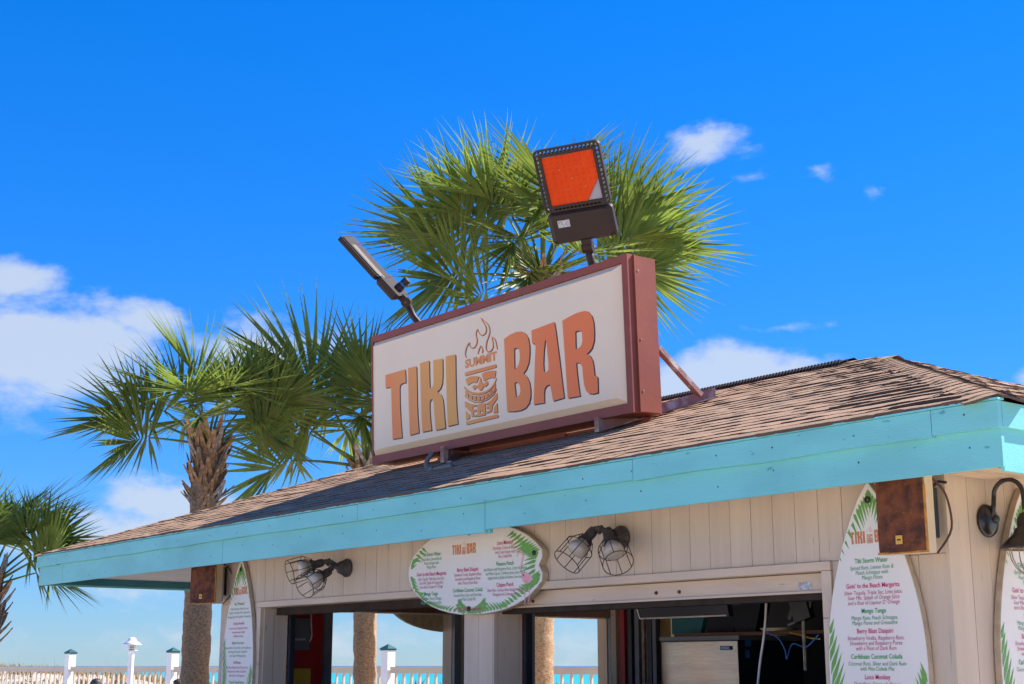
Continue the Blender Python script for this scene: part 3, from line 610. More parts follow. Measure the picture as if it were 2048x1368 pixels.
for pl in ([(78, 690), (440, 593), (450, 602), (448, 630), (85, 730), (75, 722)], [(85, 1268), (455, 1182), (468, 1195), (465, 1218), (95, 1307), (85, 1298)],
           [(80, 770), (115, 748), (150, 737), (200, 733), (245, 738), (215, 812), (180, 808), (150, 815), (108, 842)], [(275, 708), (310, 686), (350, 674), (400, 668), (445, 670), (430, 755), (395, 752), (360, 760), (300, 790)],
           [(260, 742), (275, 800), (298, 828), (318, 800), (345, 790), (350, 825), (322, 858), (300, 850), (275, 895), (255, 903), (235, 885), (215, 865), (185, 895), (166, 870), (168, 845), (195, 835), (215, 848), (238, 825)],
           [(75, 1030), (135, 1060), (205, 1068), (205, 1090), (165, 1092), (165, 1125), (205, 1125), (205, 1150), (175, 1150), (175, 1185), (212, 1190), (212, 1210), (150, 1210), (145, 1160), (75, 1095)],
           [(325, 1050), (375, 1025), (455, 930), (455, 1000), (400, 1080), (390, 1150), (330, 1172), (328, 1150), (362, 1135), (362, 1115), (328, 1115), (328, 1090), (365, 1080), (365, 1060), (325, 1075)],
           [(80, 1145), (130, 1190), (130, 1230), (88, 1248)], [(455, 1048), (463, 1160), (413, 1170), (413, 1110)]): EMB.append([[cE(*p) for p in pl]])
EMB.append([[cE(*p) for p in ((215, 1070), (312, 1050), (318, 1190), (222, 1212))], [cE(*p) for p in ((252, 1148), (285, 1140), (285, 1168), (254, 1176))]])
up_ = [(70, 852), (100, 890), (160, 922), (240, 930), (320, 908), (380, 868), (425, 808), (448, 750)]; dn_ = [(72, 970), (110, 1010), (180, 1043), (260, 1048), (350, 1008), (420, 948), (448, 890)]
EMB.append([[cE(*p) for p in up_] + [cE(p[0] - 2, p[1] + 26) for p in up_[::-1]]]); EMB.append([[cE(p[0], p[1]) for p in dn_] + [cE(p[0], p[1] - 13) for p in dn_[::-1]]])
for k in range(8):
    x = 80 + k * 46; g = lambda q, L_: next((a[1] + (b[1] - a[1]) * (q - a[0]) / (b[0] - a[0]) for a, b in zip(L_, L_[1:]) if a[0] <= q <= b[0]), L_[-1][1])
    EMB.append([[cE(x, g(x, up_) + 40), cE(x + 36, g(x + 36, up_) + 40), cE(x + 36, g(x + 36, dn_) - 24), cE(x, g(max(x, 73), dn_) - 24)]])
for lp in EMB:
    mb = MB(); solid(mb, lp, YFACE - .003, YFACE); o = sobj('emblem_piece', mb, M['orange'])
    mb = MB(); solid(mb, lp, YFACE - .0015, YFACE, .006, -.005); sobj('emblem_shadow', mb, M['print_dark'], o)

# -- text
TEXTS = []
def text(s, size, fn, parent, mat, name='lettering', width=None, shear=0., bold=0., align='CENTER', setter=None, xs=1.):
    c = bpy.data.curves.new('t', 'FONT'); c.body = s; c.size = size; c.align_x = align; c.align_y = 'CENTER'; c.resolution_u = 2; c.shear = shear; c.offset = bold; c.fill_mode = 'FRONT'
    o = bpy.data.objects.new('t', c); col.objects.link(o); TEXTS.append((o, fn, parent, mat, name, width, setter, xs))
def flush_text():
    dg = bpy.context.evaluated_depsgraph_get(); dg.update()
    for (o, fn, parent, mat, name, width, setter, xs) in TEXTS:
        me0 = bpy.data.meshes.new_from_object(o.evaluated_get(dg)); vs = [v.co.copy() for v in me0.vertices]; fs = [tuple(p.vertices) for p in me0.polygons]
        if vs and fs:
            wx = max(v.x for v in vs) - min(v.x for v in vs); k = (width / wx) if width else xs
            mb = MB(); mb.add([fn(v.x * k, v.y) for v in vs], fs)
            (setter or obj)(name, mb, mat, parent)
        bpy.data.meshes.remove(me0); c = o.data; bpy.data.objects.remove(o); bpy.data.curves.remove(c)
    TEXTS.clear()
a = cE(75, 598); b = cE(460, 500); mid = ((a[0] + b[0]) / 2, (a[1] + b[1]) / 2); tl = (b[1] - a[1]) / (b[0] - a[0])
text('SUMMIT', .105, lambda x, y: (mid[0] + x, YFACE - .003, mid[1] + y + x * tl * .0), sign, M['orange'], width=abs(b[0] - a[0]) * .98, bold=.004, setter=lambda n, m, mt, p: sobj(n, m, mt, p))

# sign supports standing on the roof
KR = (ZR - ZT) / (YR - YF)
def rz(y): return ZT + KR * (y - YF) + .045
for (pf, pb, lift) in (((1199, 871), (1431, 803), .0), ((889, 931), (1003, 887), .0)):
    c0 = ZT - KR * YF; A = onpl(*pf, (0, -KR, 1), c0 + .02); B = onpl(*pb, (0, -KR, 1), c0 + .02); A.z = rz(A.y); B.z = rz(B.y); d = (B - A); n = d.cross(Vector((0, 0, 1))).normalized()
    mb = MB(); mb.obox((A + B) / 2 + Vector((0, 0, .045)), d / 2, n * .004, Vector((0, 0, .045))); mb.obox((A + B) / 2 + n * .035 + Vector((0, 0, .006)), d / 2, n * .035, Vector((0, 0, .005)))
    br = tag(obj('sign_bracket', mb, M['sign_bare'], None, at0=A), 'worn brown angle rail on the shingles under the roof sign, ' + ('with a long diagonal brace' if pf[0] > 1000 else 'beside the grey conduit'), 'bracket')
    top = SZ0 + .01; mb = MB(); mb.box(A.x - .03, A.x + .02, A.y - .025, A.y + .025, A.z, top); obj('post', mb, M['steel'], br)
    mb = MB(); q = A + d * .62; mb.box(q.x - .03, q.x + .02, q.y - .025, q.y + .02, q.z, SZ0 + .02); obj('post', mb, M['steel'], br)
    if pf[0] > 1000:
        e1 = onX(1322, 712, SX1 - .1); e1 = Vector((SX1 - .06, SY + SDP + .02, 3.95)); e2 = A + d * .86 + Vector((0, 0, .05)); v = e2 - e1; n2 = v.cross(Vector((1, 0, 0))).normalized()
        mb = MB(); mb.obox((e1 + e2) / 2, v / 2, Vector((.022, 0, 0)), n2 * .006); mb.obox((e1 + e2) / 2 + Vector((.02, 0, 0)) - n2 * .02, v / 2, Vector((.004, 0, 0)), n2 * .02); obj('brace', mb, M['sign_bare'], br)
mb = MB(); mb.box(-10.85, -9.0, SY + .24, SY + .31, rz(SY + .27) - .02, SZ0 - .002); mb.box(-9.0, -8.0, SY + .26, SY + .30, SZ0 - .05, SZ0 - .002); tag(obj('base_beam', mb, M['sign_frame'], at0=(-9.9, SY + .27, rz(SY + .27))), 'red-brown steel beam lying on the shingles beneath the roof sign', 'beam')
A = onpl(880, 936, (0, -KR, 1), ZT - KR * YF + .05); mb = MB()
pts = [A + Vector((.18, 0, .0)), A + Vector((.05, 0, .0)), A + Vector((-.12, .0, .0)), A + Vector((-.17, .0, .015)), A + Vector((-.22, .01, .07)), A + Vector((-.20, .06, .16))]
mb.tube(catmull(pts, 5), .02, 10); cdt = tag(obj('conduit', mb, M['conduit'], smooth=True, at0=A), 'grey bent electrical conduit on the shingles below the roof sign', 'conduit')
mb = MB(); mb.lathe([(.024, -.02), (.027, -.02), (.027, .02), (.024, .02)], A + Vector((-.11, 0, 0)), (1, 0, 0), 12); obj('coupling', mb, M['grey_metal'], cdt)

# ------------------------------------------------------------------ LED area lights on top of the sign
def flood(base, o, w, h, label, photocell):
    # o: top-left corner of the face; w, h: full width (rightwards) and height (towards the tip) vectors
    W_, H_ = w.length, h.length; wx, hy = w.normalized(), h.normalized(); nz = wx.cross(hy)     # outwards from the lens
    t = thing('floodlight', base, label, 'floodlight', 'floodlights on the roof sign'); c0 = o - h      # bottom-left corner
    P = lambda a, b, c: c0 + wx * (a * W_) + hy * (b * H_) + nz * c
    bx = lambda mb, a0, a1, b0, b1, z0, z1: mb.obox(P((a0 + a1) / 2, (b0 + b1) / 2, (z0 + z1) / 2), wx * (W_ * (a1 - a0) / 2), hy * (H_ * (b1 - b0) / 2), nz * ((z1 - z0) / 2))
    # back shell: rounded outline, thicker at the driver end
    def rr(x0, x1, y0, y1, r, n=5):
        L_ = []
        for (cx, cy, a) in ((x1 - r, y1 - r, 0), (x0 + r, y1 - r, 90), (x0 + r, y0 + r, 180), (x1 - r, y0 + r, 270)):
            L_ += [(cx + r * math.cos(R(a + 90 * k / n)), cy + r * math.sin(R(a + 90 * k / n))) for k in range(n + 1)]
        return L_
    Q = lambda x, y, c: c0 + wx * x + hy * y + nz * c
    split = .335 * H_
    mb = MB()
    ol = rr(.012 * W_, .988 * W_, .0, split - .004, .035); il = [((x - W_ / 2) * .86 + W_ / 2, (y - split / 2) * .84 + split / 2) for x, y in ol]; n = len(ol)
    # driver box: tapered front face
    mb.add([Q(x, y, -.055) for x, y in ol] + [Q(x, y, .0) for x, y in ol] + [Q(x, y, .03) for x, y in il], [(i, (i + 1) % n, n + (i + 1) % n, n + i) for i in range(n)] + [(n + i, n + (i + 1) % n, 2 * n + (i + 1) % n, 2 * n + i) for i in range(n)] + [tuple(range(2 * n, 3 * n)), tuple(range(n))[::-1]])
    obj('driver_box', mb, M['bronze'], t)
    # lens frame: outer rim, inner rim, ribs between them with open slots
    mb = MB(); y0, y1 = split + .002, H_; bd = .050 * W_ / .46
    def rim(x0, x1, ya, yb, wdt, z0, z1, r):
        a = rr(x0, x1, ya, yb, r); b = rr(x0 + wdt, x1 - wdt, ya + wdt, yb - wdt, max(.006, r - wdt)); m = len(a)
        mb.add([Q(*p, z1) for p in a] + [Q(*p, z1) for p in b] + [Q(*p, z0) for p in a] + [Q(*p, z0) for p in b], [(i, (i + 1) % m, m + (i + 1) % m, m + i) for i in range(m)] + [(i, (i + 1) % m, 2 * m + (i + 1) % m, 2 * m + i) for i in range(m)] + [(m + i, m + (i + 1) % m, 3 * m + (i + 1) % m, 3 * m + i) for i in range(m)] + [(2 * m + i, 2 * m + (i + 1) % m, 3 * m + (i + 1) % m, 3 * m + i) for i in range(m)])
    rim(0, W_, y0, y1, .016, -.035, .012, .04); rim(bd - .022, W_ - bd + .022, y0 + bd * .75 - .018, y1 - bd + .02, .024, -.02, .012, .014)
    xi0, xi1, yi0, yi1 = bd - .02, W_ - bd + .02, y0 + bd * .75 - .016, y1 - bd + .018
    nx, ny = 15, 13
    for k in range(nx):
        x = .03 + (W_ - .06) * (k + .5) / nx
        for (a, b) in ((y0 + .012, yi0 + .002), (yi1 - .002, y1 - .012)): mb.obox(Q(x, (a + b) / 2, -.008), wx * .0055, hy * ((b - a) / 2), nz * .016)
    for k in range(ny):
        y = y0 + .03 + (y1 - y0 - .06) * (k + .5) / ny
        for (a, b) in ((.012, xi0 + .002), (xi1 - .002, W_ - .012)): mb.obox(Q((a + b) / 2, y, -.008), wx * ((b - a) / 2), hy * .0055, nz * .016)
    obj('lens_frame', mb, M['bronze'], t)
    mb = MB(); mb.obox(Q(W_ / 2, (yi0 + yi1) / 2, -.012), wx * ((xi1 - xi0) / 2 - .004), hy * ((yi1 - yi0) / 2 - .004), nz * .006); ln = obj('lens', mb, M['glass'], t)
    # orange film over the lens, one corner peeled away
    x0, x1, ya, yb = xi0 + .018, xi1 - .018, yi0 + .018, yi1 - .022
    pk = [(x0, ya), (x1 - (x1 - x0) * .30, ya), (x1 - (x1 - x0) * .02, ya + (yb - ya) * .42), (x1, ya + (yb - ya) * .5), (x1, yb), (x0, yb - .008)]
    mb = MB(); mb.slab(pk, lambda a, b: Q(a, b, .002), lambda a, b: Q(a, b, -.004)); fold = [pk[1], pk[2], (pk[2][0] - .05, pk[2][1] + .005), (pk[1][0] - .05, pk[1][1] + .01)]
    mb.slab(fold, lambda a, b: Q(a, b, .007), lambda a, b: Q(a, b, .0035)); obj('orange_film', mb, M['orange_film'], ln)
    mb = MB()      # film drapes over the rows of emitters
    for i in range(9):
        for j in range(10):
            u, v = (i + .5) / 9, (j + .5) / 10
            if u + (1 - v) * .9 < 1.45 or v > .5: mb.lathe([(.013, .0015), (.009, .0042), (.0001, .0052)], Q(x0 + (x1 - x0) * u, ya + (yb - ya) * v, .0006), nz, 6)
    tag(obj('emitter_bumps', mb, M['orange_film'], ln, smooth=True), None, kind='stuff')
    for (u, v) in ((.30, .70), (.62, .72), (.50, .50), (.38, .28), (.72, .30)):
        mb = MB(); mb.lathe([(.006, 0), (.005, .004), (.0001, .006)], Q(x0 + (x1 - x0) * u, ya + (yb - ya) * v, .002), nz, 8); obj('lens_screw', mb, M['steel'], ln)
    mb = MB(); mb.obox(Q(.25 * W_, split * .63, .0305), wx * .052, hy * .03, nz * .0008); obj('rating_label', mb, M['grey_label'], t)
    # heat-sink back with fins
    mb = MB(); mb.obox(Q(W_ / 2, (y0 + y1) / 2 - .0, -.032), wx * ((xi1 - xi0) / 2), hy * ((yi1 - yi0) / 2), nz * .012)
    hp = [(xi0 + .03, split - .02), (xi1 - .03, split - .02), (xi1 - .07, y1 - .12), (xi0 + .07, y1 - .12)]; mb.slab(hp, lambda a, b: Q(a, b, -.044), lambda a, b: Q((a - W_ / 2) * .7 + W_ / 2, b - .02, -.06))
    obj('heat_sink', mb, M['bronze'], t)
    # slip-fitter arm
    j = Q(W_ / 2, -.07, -.03); mb = MB(); mb.obox(Q(W_ / 2, -.035, -.03), wx * .04, hy * .045, nz * .035); mb.lathe([(.0001, -.045), (.048, -.045), (.048, .045), (.0001, .045)], j, wx, 16); obj('knuckle', mb, M['bronze'], t)
    mb = MB(); mb.tube([Vector(base) + Vector((0, 0, -.01)), Vector(base) + Vector((0, 0, .05)), Vector(base).lerp(j, .45), j], [.042, .036, .032, .034], 12); obj('arm', mb, M['bronze'], t, smooth=True)
    mb = MB(); mb.lathe([(.006, -.055), (.010, -.055), (.010, .055), (.006, .055)], j, wx, 8); obj('pivot_bolt', mb, M['steel'], t)
    if photocell:
        q = Q(W_ * .5, split * .30, -.055); mb = MB(); mb.lathe([(.0001, 0), (.045, 0), (.045, .045), (.038, .05), (.038, .062)], q, -nz, 16); pc = obj('photocell_socket', mb, M['black_plastic'], t)
        mb = MB(); mb.lathe([(.040, .06), (.040, .075)], q, -nz, 16); obj('photocell_ring', mb, M['cord_blue'], pc)
        mb = MB(); mb.lathe([(.040, .075), (.041, .13), (.036, .135), (.0001, .137)], q, -nz, 16); obj('photocell_cap', mb, M['black_plastic'], pc)
    return t
s1 = 11.2 / FPX
base1 = onY(1186, 524, SY + .13); base1.z = SZ1 + .0; base1 = Vector((onY(1186, 524, SY + .13).x, SY + .13, SZ1 + .01))
flood(base1, at(1064, 303, 10.95), (RT * 134 + UC * 18 - FW * 51) * s1, (-RT * 45 + UC * 190 - FW * 51) * s1, 'bronze floodlight with orange film on its lens, above the BAR lettering', False)
s2 = 13.3 / FPX
base2 = Vector((onY(838, 634, SY + .13).x, SY + .13, SZ1 + .01))
hv = (RT * -128 + UC * 140 + FW * 6).normalized() * .80; wv = (FW * 1 + RT * .13 + UC * .09); wv = (wv - hv * (wv.dot(hv) / hv.length_squared)).normalized() * .46
if (wv.cross(hv)).dot(-RT) < 0: wv = -wv
flood(base2, at(688, 476, 13.2) - wv * .5, wv, hv, 'bronze floodlight seen edge-on with a photocell on its back, above the TIKI lettering', True)

# ------------------------------------------------------------------ menu boards
def surf_outline(wd, ln, n=22):       # x across, y up; nose at top, local origin at nose tip
    L_ = []
    for i in range(n + 1):
        t = i / n; h = wd / 2 * min(1, (math.sin(min(1, t / .52) * math.pi / 2)) ** .78) if t < .52 else wd / 2 * (1 - .30 * ((t - .52) / .48) ** 2.2)
        L_.append((h, -t * ln))
    return [(0.004, 0)] + L_[1:] + [(-p[0], p[1]) for p in L_[1:]][::-1] + [(-.004, 0)]
def inside(pt, poly):
    x, y = pt; c = False; n = len(poly)
    for i in range(n):
        (x1, y1), (x2, y2) = poly[i], poly[(i + 1) % n]
        if (y1 > y) != (y2 > y) and x < (x2 - x1) * (y - y1) / (y2 - y1) + x1: c = not c
    return c
LP = [0]
def leaf_print(own, rib, lens, ang, n, outline, fn, w=.014, side=(1, -1)):
    mb = MB(); LP[0] += 1; dz = (LP[0] % 12) * .00012
    P = catmull(rib, 8)
    for i in range(n):
        t = (i + .3) / n; k = t * (len(P) - 1); p = P[int(k)].lerp(P[min(len(P) - 1, int(k) + 1)], k - int(k)); d = (P[min(len(P) - 1, int(k) + 1)] - P[max(0, int(k) - 1)]).normalized()
        for s in side:
            a = R(ang) * s; v = Vector((d.x * math.cos(a) - d.y * math.sin(a), d.x * math.sin(a) + d.y * math.cos(a), 0)); l = lens * (.65 + .5 * math.sin(math.pi * min(1, t + .15)))
            nrm = Vector((-v.y, v.x, 0)); pts = [p, p + v * l * .35 + nrm * w, p + v * l, p + v * l * .4 - nrm * w * .6]
            m = 0
            while m < 14 and not all(inside((q.x, q.y), outline) for q in pts):
                c = sum(pts, Vector((0, 0, 0))) / 4; tgt = pts[2] if inside((pts[2].x, pts[2].y), outline) else c; pts = [q if inside((q.x, q.y), outline) else q.lerp(tgt, .25) for q in pts]; m += 1
            dz += .000004
            if all(inside((q.x, q.y), outline) for q in pts): mb.poly([[(q.x, q.y) for q in pts]], lambda a, b: fn(a, b, dz))
    if mb.f: obj('leaf_print', mb, M['leaf_print'], own)
DRINKS = [('Tiki Storm Water', 0, ['Spiced Rum, Lemon Rum &', 'Peach Schnapps with', 'Mango Puree']), ("Goin' to the Beach Margarita", 1, ['Silver Tequila, Triple Sec, Lime Juice,', 'Sour Mix, Splash of Orange Juice', "and a float of Liqueur D' Orange"]),
          ('Mango Tango', 0, ['Mango Rum, Peach Schnapps,', 'Mango Puree and Grenadine']), ('Berry Blast Daiquiri', 1, ['Strawberry Vodka, Raspberry Rum,', 'Strawberry and Raspberry Puree', 'with a Float of Dark Rum']),
          ('Caribbean Coconut Colada', 0, ['Coconut Rum, Silver and Dark Rum', 'with Pina Colada Mix']), ('Loco Monkey', 1, ['Dark Rum, Crème de Banana,', 'Irish Cream Liquor with', 'Pina Colada Mix']), ('Pleasure Punch', 0, ['Raspberry Rum, Crème de Banana'])]
DRINKS2 = [('Key "Wrecked"', 0, ['Vodka, Blue Rum, Melon, Gin and', 'Triple Sec with Sour Mix, Cranberry &', 'Pineapple Juice with a Splash of Grenadine']), ('Loopy Lemonade', 1, ['Lemon Rum and Raspberry Vodka', 'Lemonade with a Splash', 'of Blueberry Puree']), ('Banana Coco Loco', 0, ['Pineapple Rum, Coconut Rum, Creme de Banana', 'with Mango Puree, Pina Colada Mix', 'with a Splash of Pineapple Juice']),
           ('Gulf Breeze', 1, ['Silver Rum, Mango Rum and Mango Puree', 'Mango Puree and Pina Colada Mix', 'with a Splash of Orange Juice']), ('Tropical Tequila Sunrise', 0, ['Silver Tequila, Coconut Rum', 'Orange & Pineapple Juice with', 'a Float of Grenadine']), ('Summer Splash', 1, ['Vodka with Triple Sec, Melon Liquor', 'Orange and Pineapple Juice', 'with a Splash of Cranberry']), ('Edge Walker', 0, ['Spiced Rum and Dark Rum'])]
def logo_print(cx, cz, w, fn, parent, mat):
    allp = [p for lp in LOGO + EMB for l in lp for p in l]; x0 = min(p[0] for p in allp); x1 = max(p[0] for p in allp); z0 = min(p[1] for p in allp); k = w / (x1 - x0); mx_ = (x0 + x1) / 2
    mb = MB()
    for lp in LOGO + EMB: mb.poly(lp if False else [[((p[0] - mx_) * k + cx, (p[1] - z0) * k * 1.15 + cz) for p in l] for l in lp], fn)
    obj('logo_print', mb, mat, parent)
def glass_icon(mb, x, y, h, fn): mb.poly([[(x - h * .3, y + h * .5), (x + h * .3, y + h * .5), (x + h * .12, y), (x + h * .08, y - h * .35), (x + h * .25, y - h * .5), (x - h * .25, y - h * .5), (x - h * .08, y - h * .35), (x - h * .12, y)]], fn)
def surfboard(name, loc, fn, wd, ln, drinks, label, head0, step_h, step_l, size_h, size_l, xs=.84, gap=.018, hide=()):
    # fn(x, y, depth): board frame -> world; depth 0 is the wall
    t = thing(name, loc, label, 'menu board', 'surfboard menus'); ol = surf_outline(wd, ln)
    mb = MB(); mb.slab(ol, lambda a, b: fn(a, b, .042), lambda a, b: fn(a, b, .008)); obj('board', mb, M['board_edge'], t)
    il = [(x * .985, y * .998 - .004) for x, y in ol]; mb = MB(); mb.slab(il, lambda a, b: fn(a, b, .0445), lambda a, b: fn(a, b, .0425)); obj('printed_face', mb, M['board_white'], t)
    f1 = lambda a, b, c=0: fn(a, b, .0455 + c)
    w2 = wd / 2
    leaf_print(t, [(-.01, -.01), (-w2 * .35, -.12), (-w2 * .80, -.36)], .15, 62, 12, il, f1, side=(1,)); leaf_print(t, [(.01, -.01), (w2 * .35, -.12), (w2 * .80, -.36)], .13, 62, 12, il, f1, side=(-1,))
    leaf_print(t, [(-w2 * .99, -1.42), (-w2 * .95, -1.15), (-w2 * .98, -.82)], .20, 24, 11, il, f1, w=.018); leaf_print(t, [(w2 * .99, -1.5), (w2 * .93, -1.25), (w2 * .97, -1.05)], .17, 26, 10, il, f1, w=.016)
    mb = MB(); mb.lathe([(.009, 0), (.020, .002), (.020, .006), (.009, .008)], fn(0, -.10, .046), Vector(fn(0, 0, 1)) - Vector(fn(0, 0, 0)), 12); obj('mounting_screw', mb, M['print_black'], t)
    logo_print(0, -.335, .27, f1, t, M['orange_flat'])
    y = head0
    for (h, c, ls) in drinks:
        cm, cl = (('green', 'green_light'), ('pink', 'pink_light'))[c]
        if y > -ln + .1:
            text(h, size_h, (lambda yy: lambda a, b: fn(a, b + yy, .0475))(y), t, M[cm], 'heading', xs=xs, bold=.0004)
            y -= step_h
            for l in ls: text(l, size_l, (lambda yy: lambda a, b: fn(a, b + yy, .0475))(y), t, M[cl], 'menu_line', xs=xs, shear=.18); y -= step_l
            y -= gap
    return t
# right-hand board on the front wall; nose tucked behind the fascia
XC1, ZN1 = -4.915, 2.485
surfboard('surfboard_menu', (XC1, WY0 - .05, .6), lambda a, b, d: Vector((XC1 + a, WY0 - d, ZN1 + b)), .655, 1.9, DRINKS, 'white surfboard drink menu behind the large rusty speaker on the front wall', -.428, .037, .0268, .036, .031, gap=.0165)
XC2 = -12.19
surfboard('surfboard_menu', (XC2, WY0 - .05, .6), lambda a, b, d: Vector((XC2 + a, WY0 - d, ZN1 + b)), .61, 1.9, DRINKS2, 'white surfboard drink menu beside the opening with the red inner wall', -.42, .045, .036, .036, .031, gap=.025)
YC3 = 7.02
surfboard('surfboard_menu', (WX1 + .05, YC3, .6), lambda a, b, d: Vector((WX1 + d, YC3 + a, ZN1 - .03 + b)), .655, 1.9, DRINKS, 'white surfboard drink menu behind the black barn lamp on the side wall', -.428, .037, .0268, .036, .031, gap=.0165)
# oval boards
def oval_outline(w, h, n=40):
    L_ = []
    for i in range(n):
        a = 2 * math.pi * i / n; x = math.cos(a); y = math.sin(a)
        px = w / 2 * (abs(x) ** .92) * (1 if x > 0 else -1); py = h / 2 * (abs(y) ** .95) * (1 if y > 0 else -1)
        if x < 0: py *= 1 - .10 * (x * x)
        L_.append((px, py))
    # fish-tail notch at the right end
    return [(x - (.055 * math.exp(-(y / .05) ** 2) if x > w * .4 else 0) + (.018 * math.exp(-((abs(y) - .10) / .05) ** 2) if x > w * .4 else 0), y) for x, y in L_]
def oval(loc, fn, label, printed):
    t = thing('oval_menu_board', loc, label, 'menu board'); ol = oval_outline(1.68, .66)
    mb = MB(); mb.slab(ol, lambda a, b: fn(a, b, .055), lambda a, b: fn(a, b, .008)); obj('board', mb, M['board_edge'], t)
    il = [(x * .992, y * .985) for x, y in ol]; mb = MB(); mb.slab(il, lambda a, b: fn(a, b, .058), lambda a, b: fn(a, b, .0555)); obj('printed_face', mb, M['board_white'], t)
    if not printed: return t
    f1 = lambda a, b, c=0: fn(a, b, .0590 + c)
    for rib, ln, an, n, sd in (([(-.83, .02), (-.80, .10), (-.64, .20)], .13, 55, 9, (-1, 1)), ([(-.84, -.02), (-.77, -.16), (-.62, -.24)], .13, 50, 12, (1, -1)), ([(-.62, -.245), (-.40, -.308), (0, -.325)], .11, 36, 15, (1,)), ([(.45, -.298), (.2, -.322), (-.02, -.325)], .11, 38, 15, (-1,)), ([(.0, -.325), (-.08, -.30), (-.16, -.25)], .09, 30, 6, (1, -1)), ([(.0, -.325), (.08, -.30), (.16, -.25)], .09, 30, 6, (1, -1)),
                            ([(.82, .1), (.72, .17), (.52, .27)], .20, 48, 12, (1, -1)), ([(.82, -.05), (.72, -.16), (.42, -.28)], .13, 45, 16, (-1, 1)), ([(.83, .1), (.80, .0), (.80, -.1)], .20, 60, 8, (-1,))):
        leaf_print(t, rib, ln, an, n, il, f1, w=.017, side=sd)
    mb = MB(); f2 = lambda a, b: fn(a, b, .0608)
    for st, w in (([(.54, .07), (.565, .10), (.59, .105), (.61, .08), (.60, .04), (.585, .0), (.59, -.04), (.62, -.07)], .007), ([(.635, -.14), (.628, -.2), (.63, -.27)], .004), ([(.675, -.14), (.68, -.2), (.668, -.26)], .004)): mb.poly([stroke(st, w)], f2)
    mb.poly([[(.60, -.06), (.64, -.045), (.69, -.065), (.72, -.095), (.68, -.12), (.63, -.125), (.60, -.10)]], f2); obj('flamingo_print', mb, M['flamingo'], t)
    for (x, y) in ((-.03, .27), (.735, .085), (-.03, -.285)): mb = MB(); mb.lathe([(.008, 0), (.019, .002), (.019, .006), (.008, .008)], fn(x, y, .0605), Vector(fn(0, 0, 1)) - Vector(fn(0, 0, 0)), 12); obj('mounting_screw', mb, M['print_black'], t)
    logo_print(-.10, .115, .30, f1, t, M['orange_flat'])
    for cx, y, items in ((-.52, .135, [DRINKS[0], DRINKS[1], DRINKS[2]]), (-.05, -.0, [DRINKS[3], DRINKS[4]]), (.40, .175, [DRINKS[5], ('Pleasure Punch', 0, ['Jack Daniels with Raspberry Rum, Crème de Banana', 'and Melon Liquor, Cranberry Juice, Sour Mix &', 'topped with a Splash of Lemon Lime Soda']), ('Calypso Punch', 1, ['Silver Rum, Coconut Rum, Raspberry Rum,', 'Pineapple and Cranberry Juice'])])):
        for (h, c, ls) in items:
            cm, cl = (('green', 'green_light'), ('pink', 'pink_light'))[c]
            text(h, .041, (lambda xx, yy: lambda a, b: fn(a + xx, b + yy, .0612))(cx, y), t, M[cm], 'heading', xs=.82, bold=.0004); y -= .036
            for l in ls: text(l, .034, (lambda xx, yy: lambda a, b: fn(a + xx, b + yy, .0612))(cx, y), t, M[cl], 'menu_line', xs=.70, shear=.15); y -= .0305
            y -= .022
    text('Please Drink Responsibly', .036, lambda a, b: fn(a - .03, b - .287, .0616), t, M['pink'], 'menu_line', xs=.85)
    return t
oval((-8.53, WY0 - .06, 1.86), lambda a, b, d: Vector((-8.53 + a, WY0 - d, 2.195 + b - a * .012)), 'oval white drink menu with palm leaves on the front wall between openings', True)
oval((WX0 - .05, 9.15, 1.86), lambda a, b, d: Vector((WX0 - d, 9.15 - a, 2.18 + b)), 'plain oval board seen from behind through the serving opening', False)
flush_text()

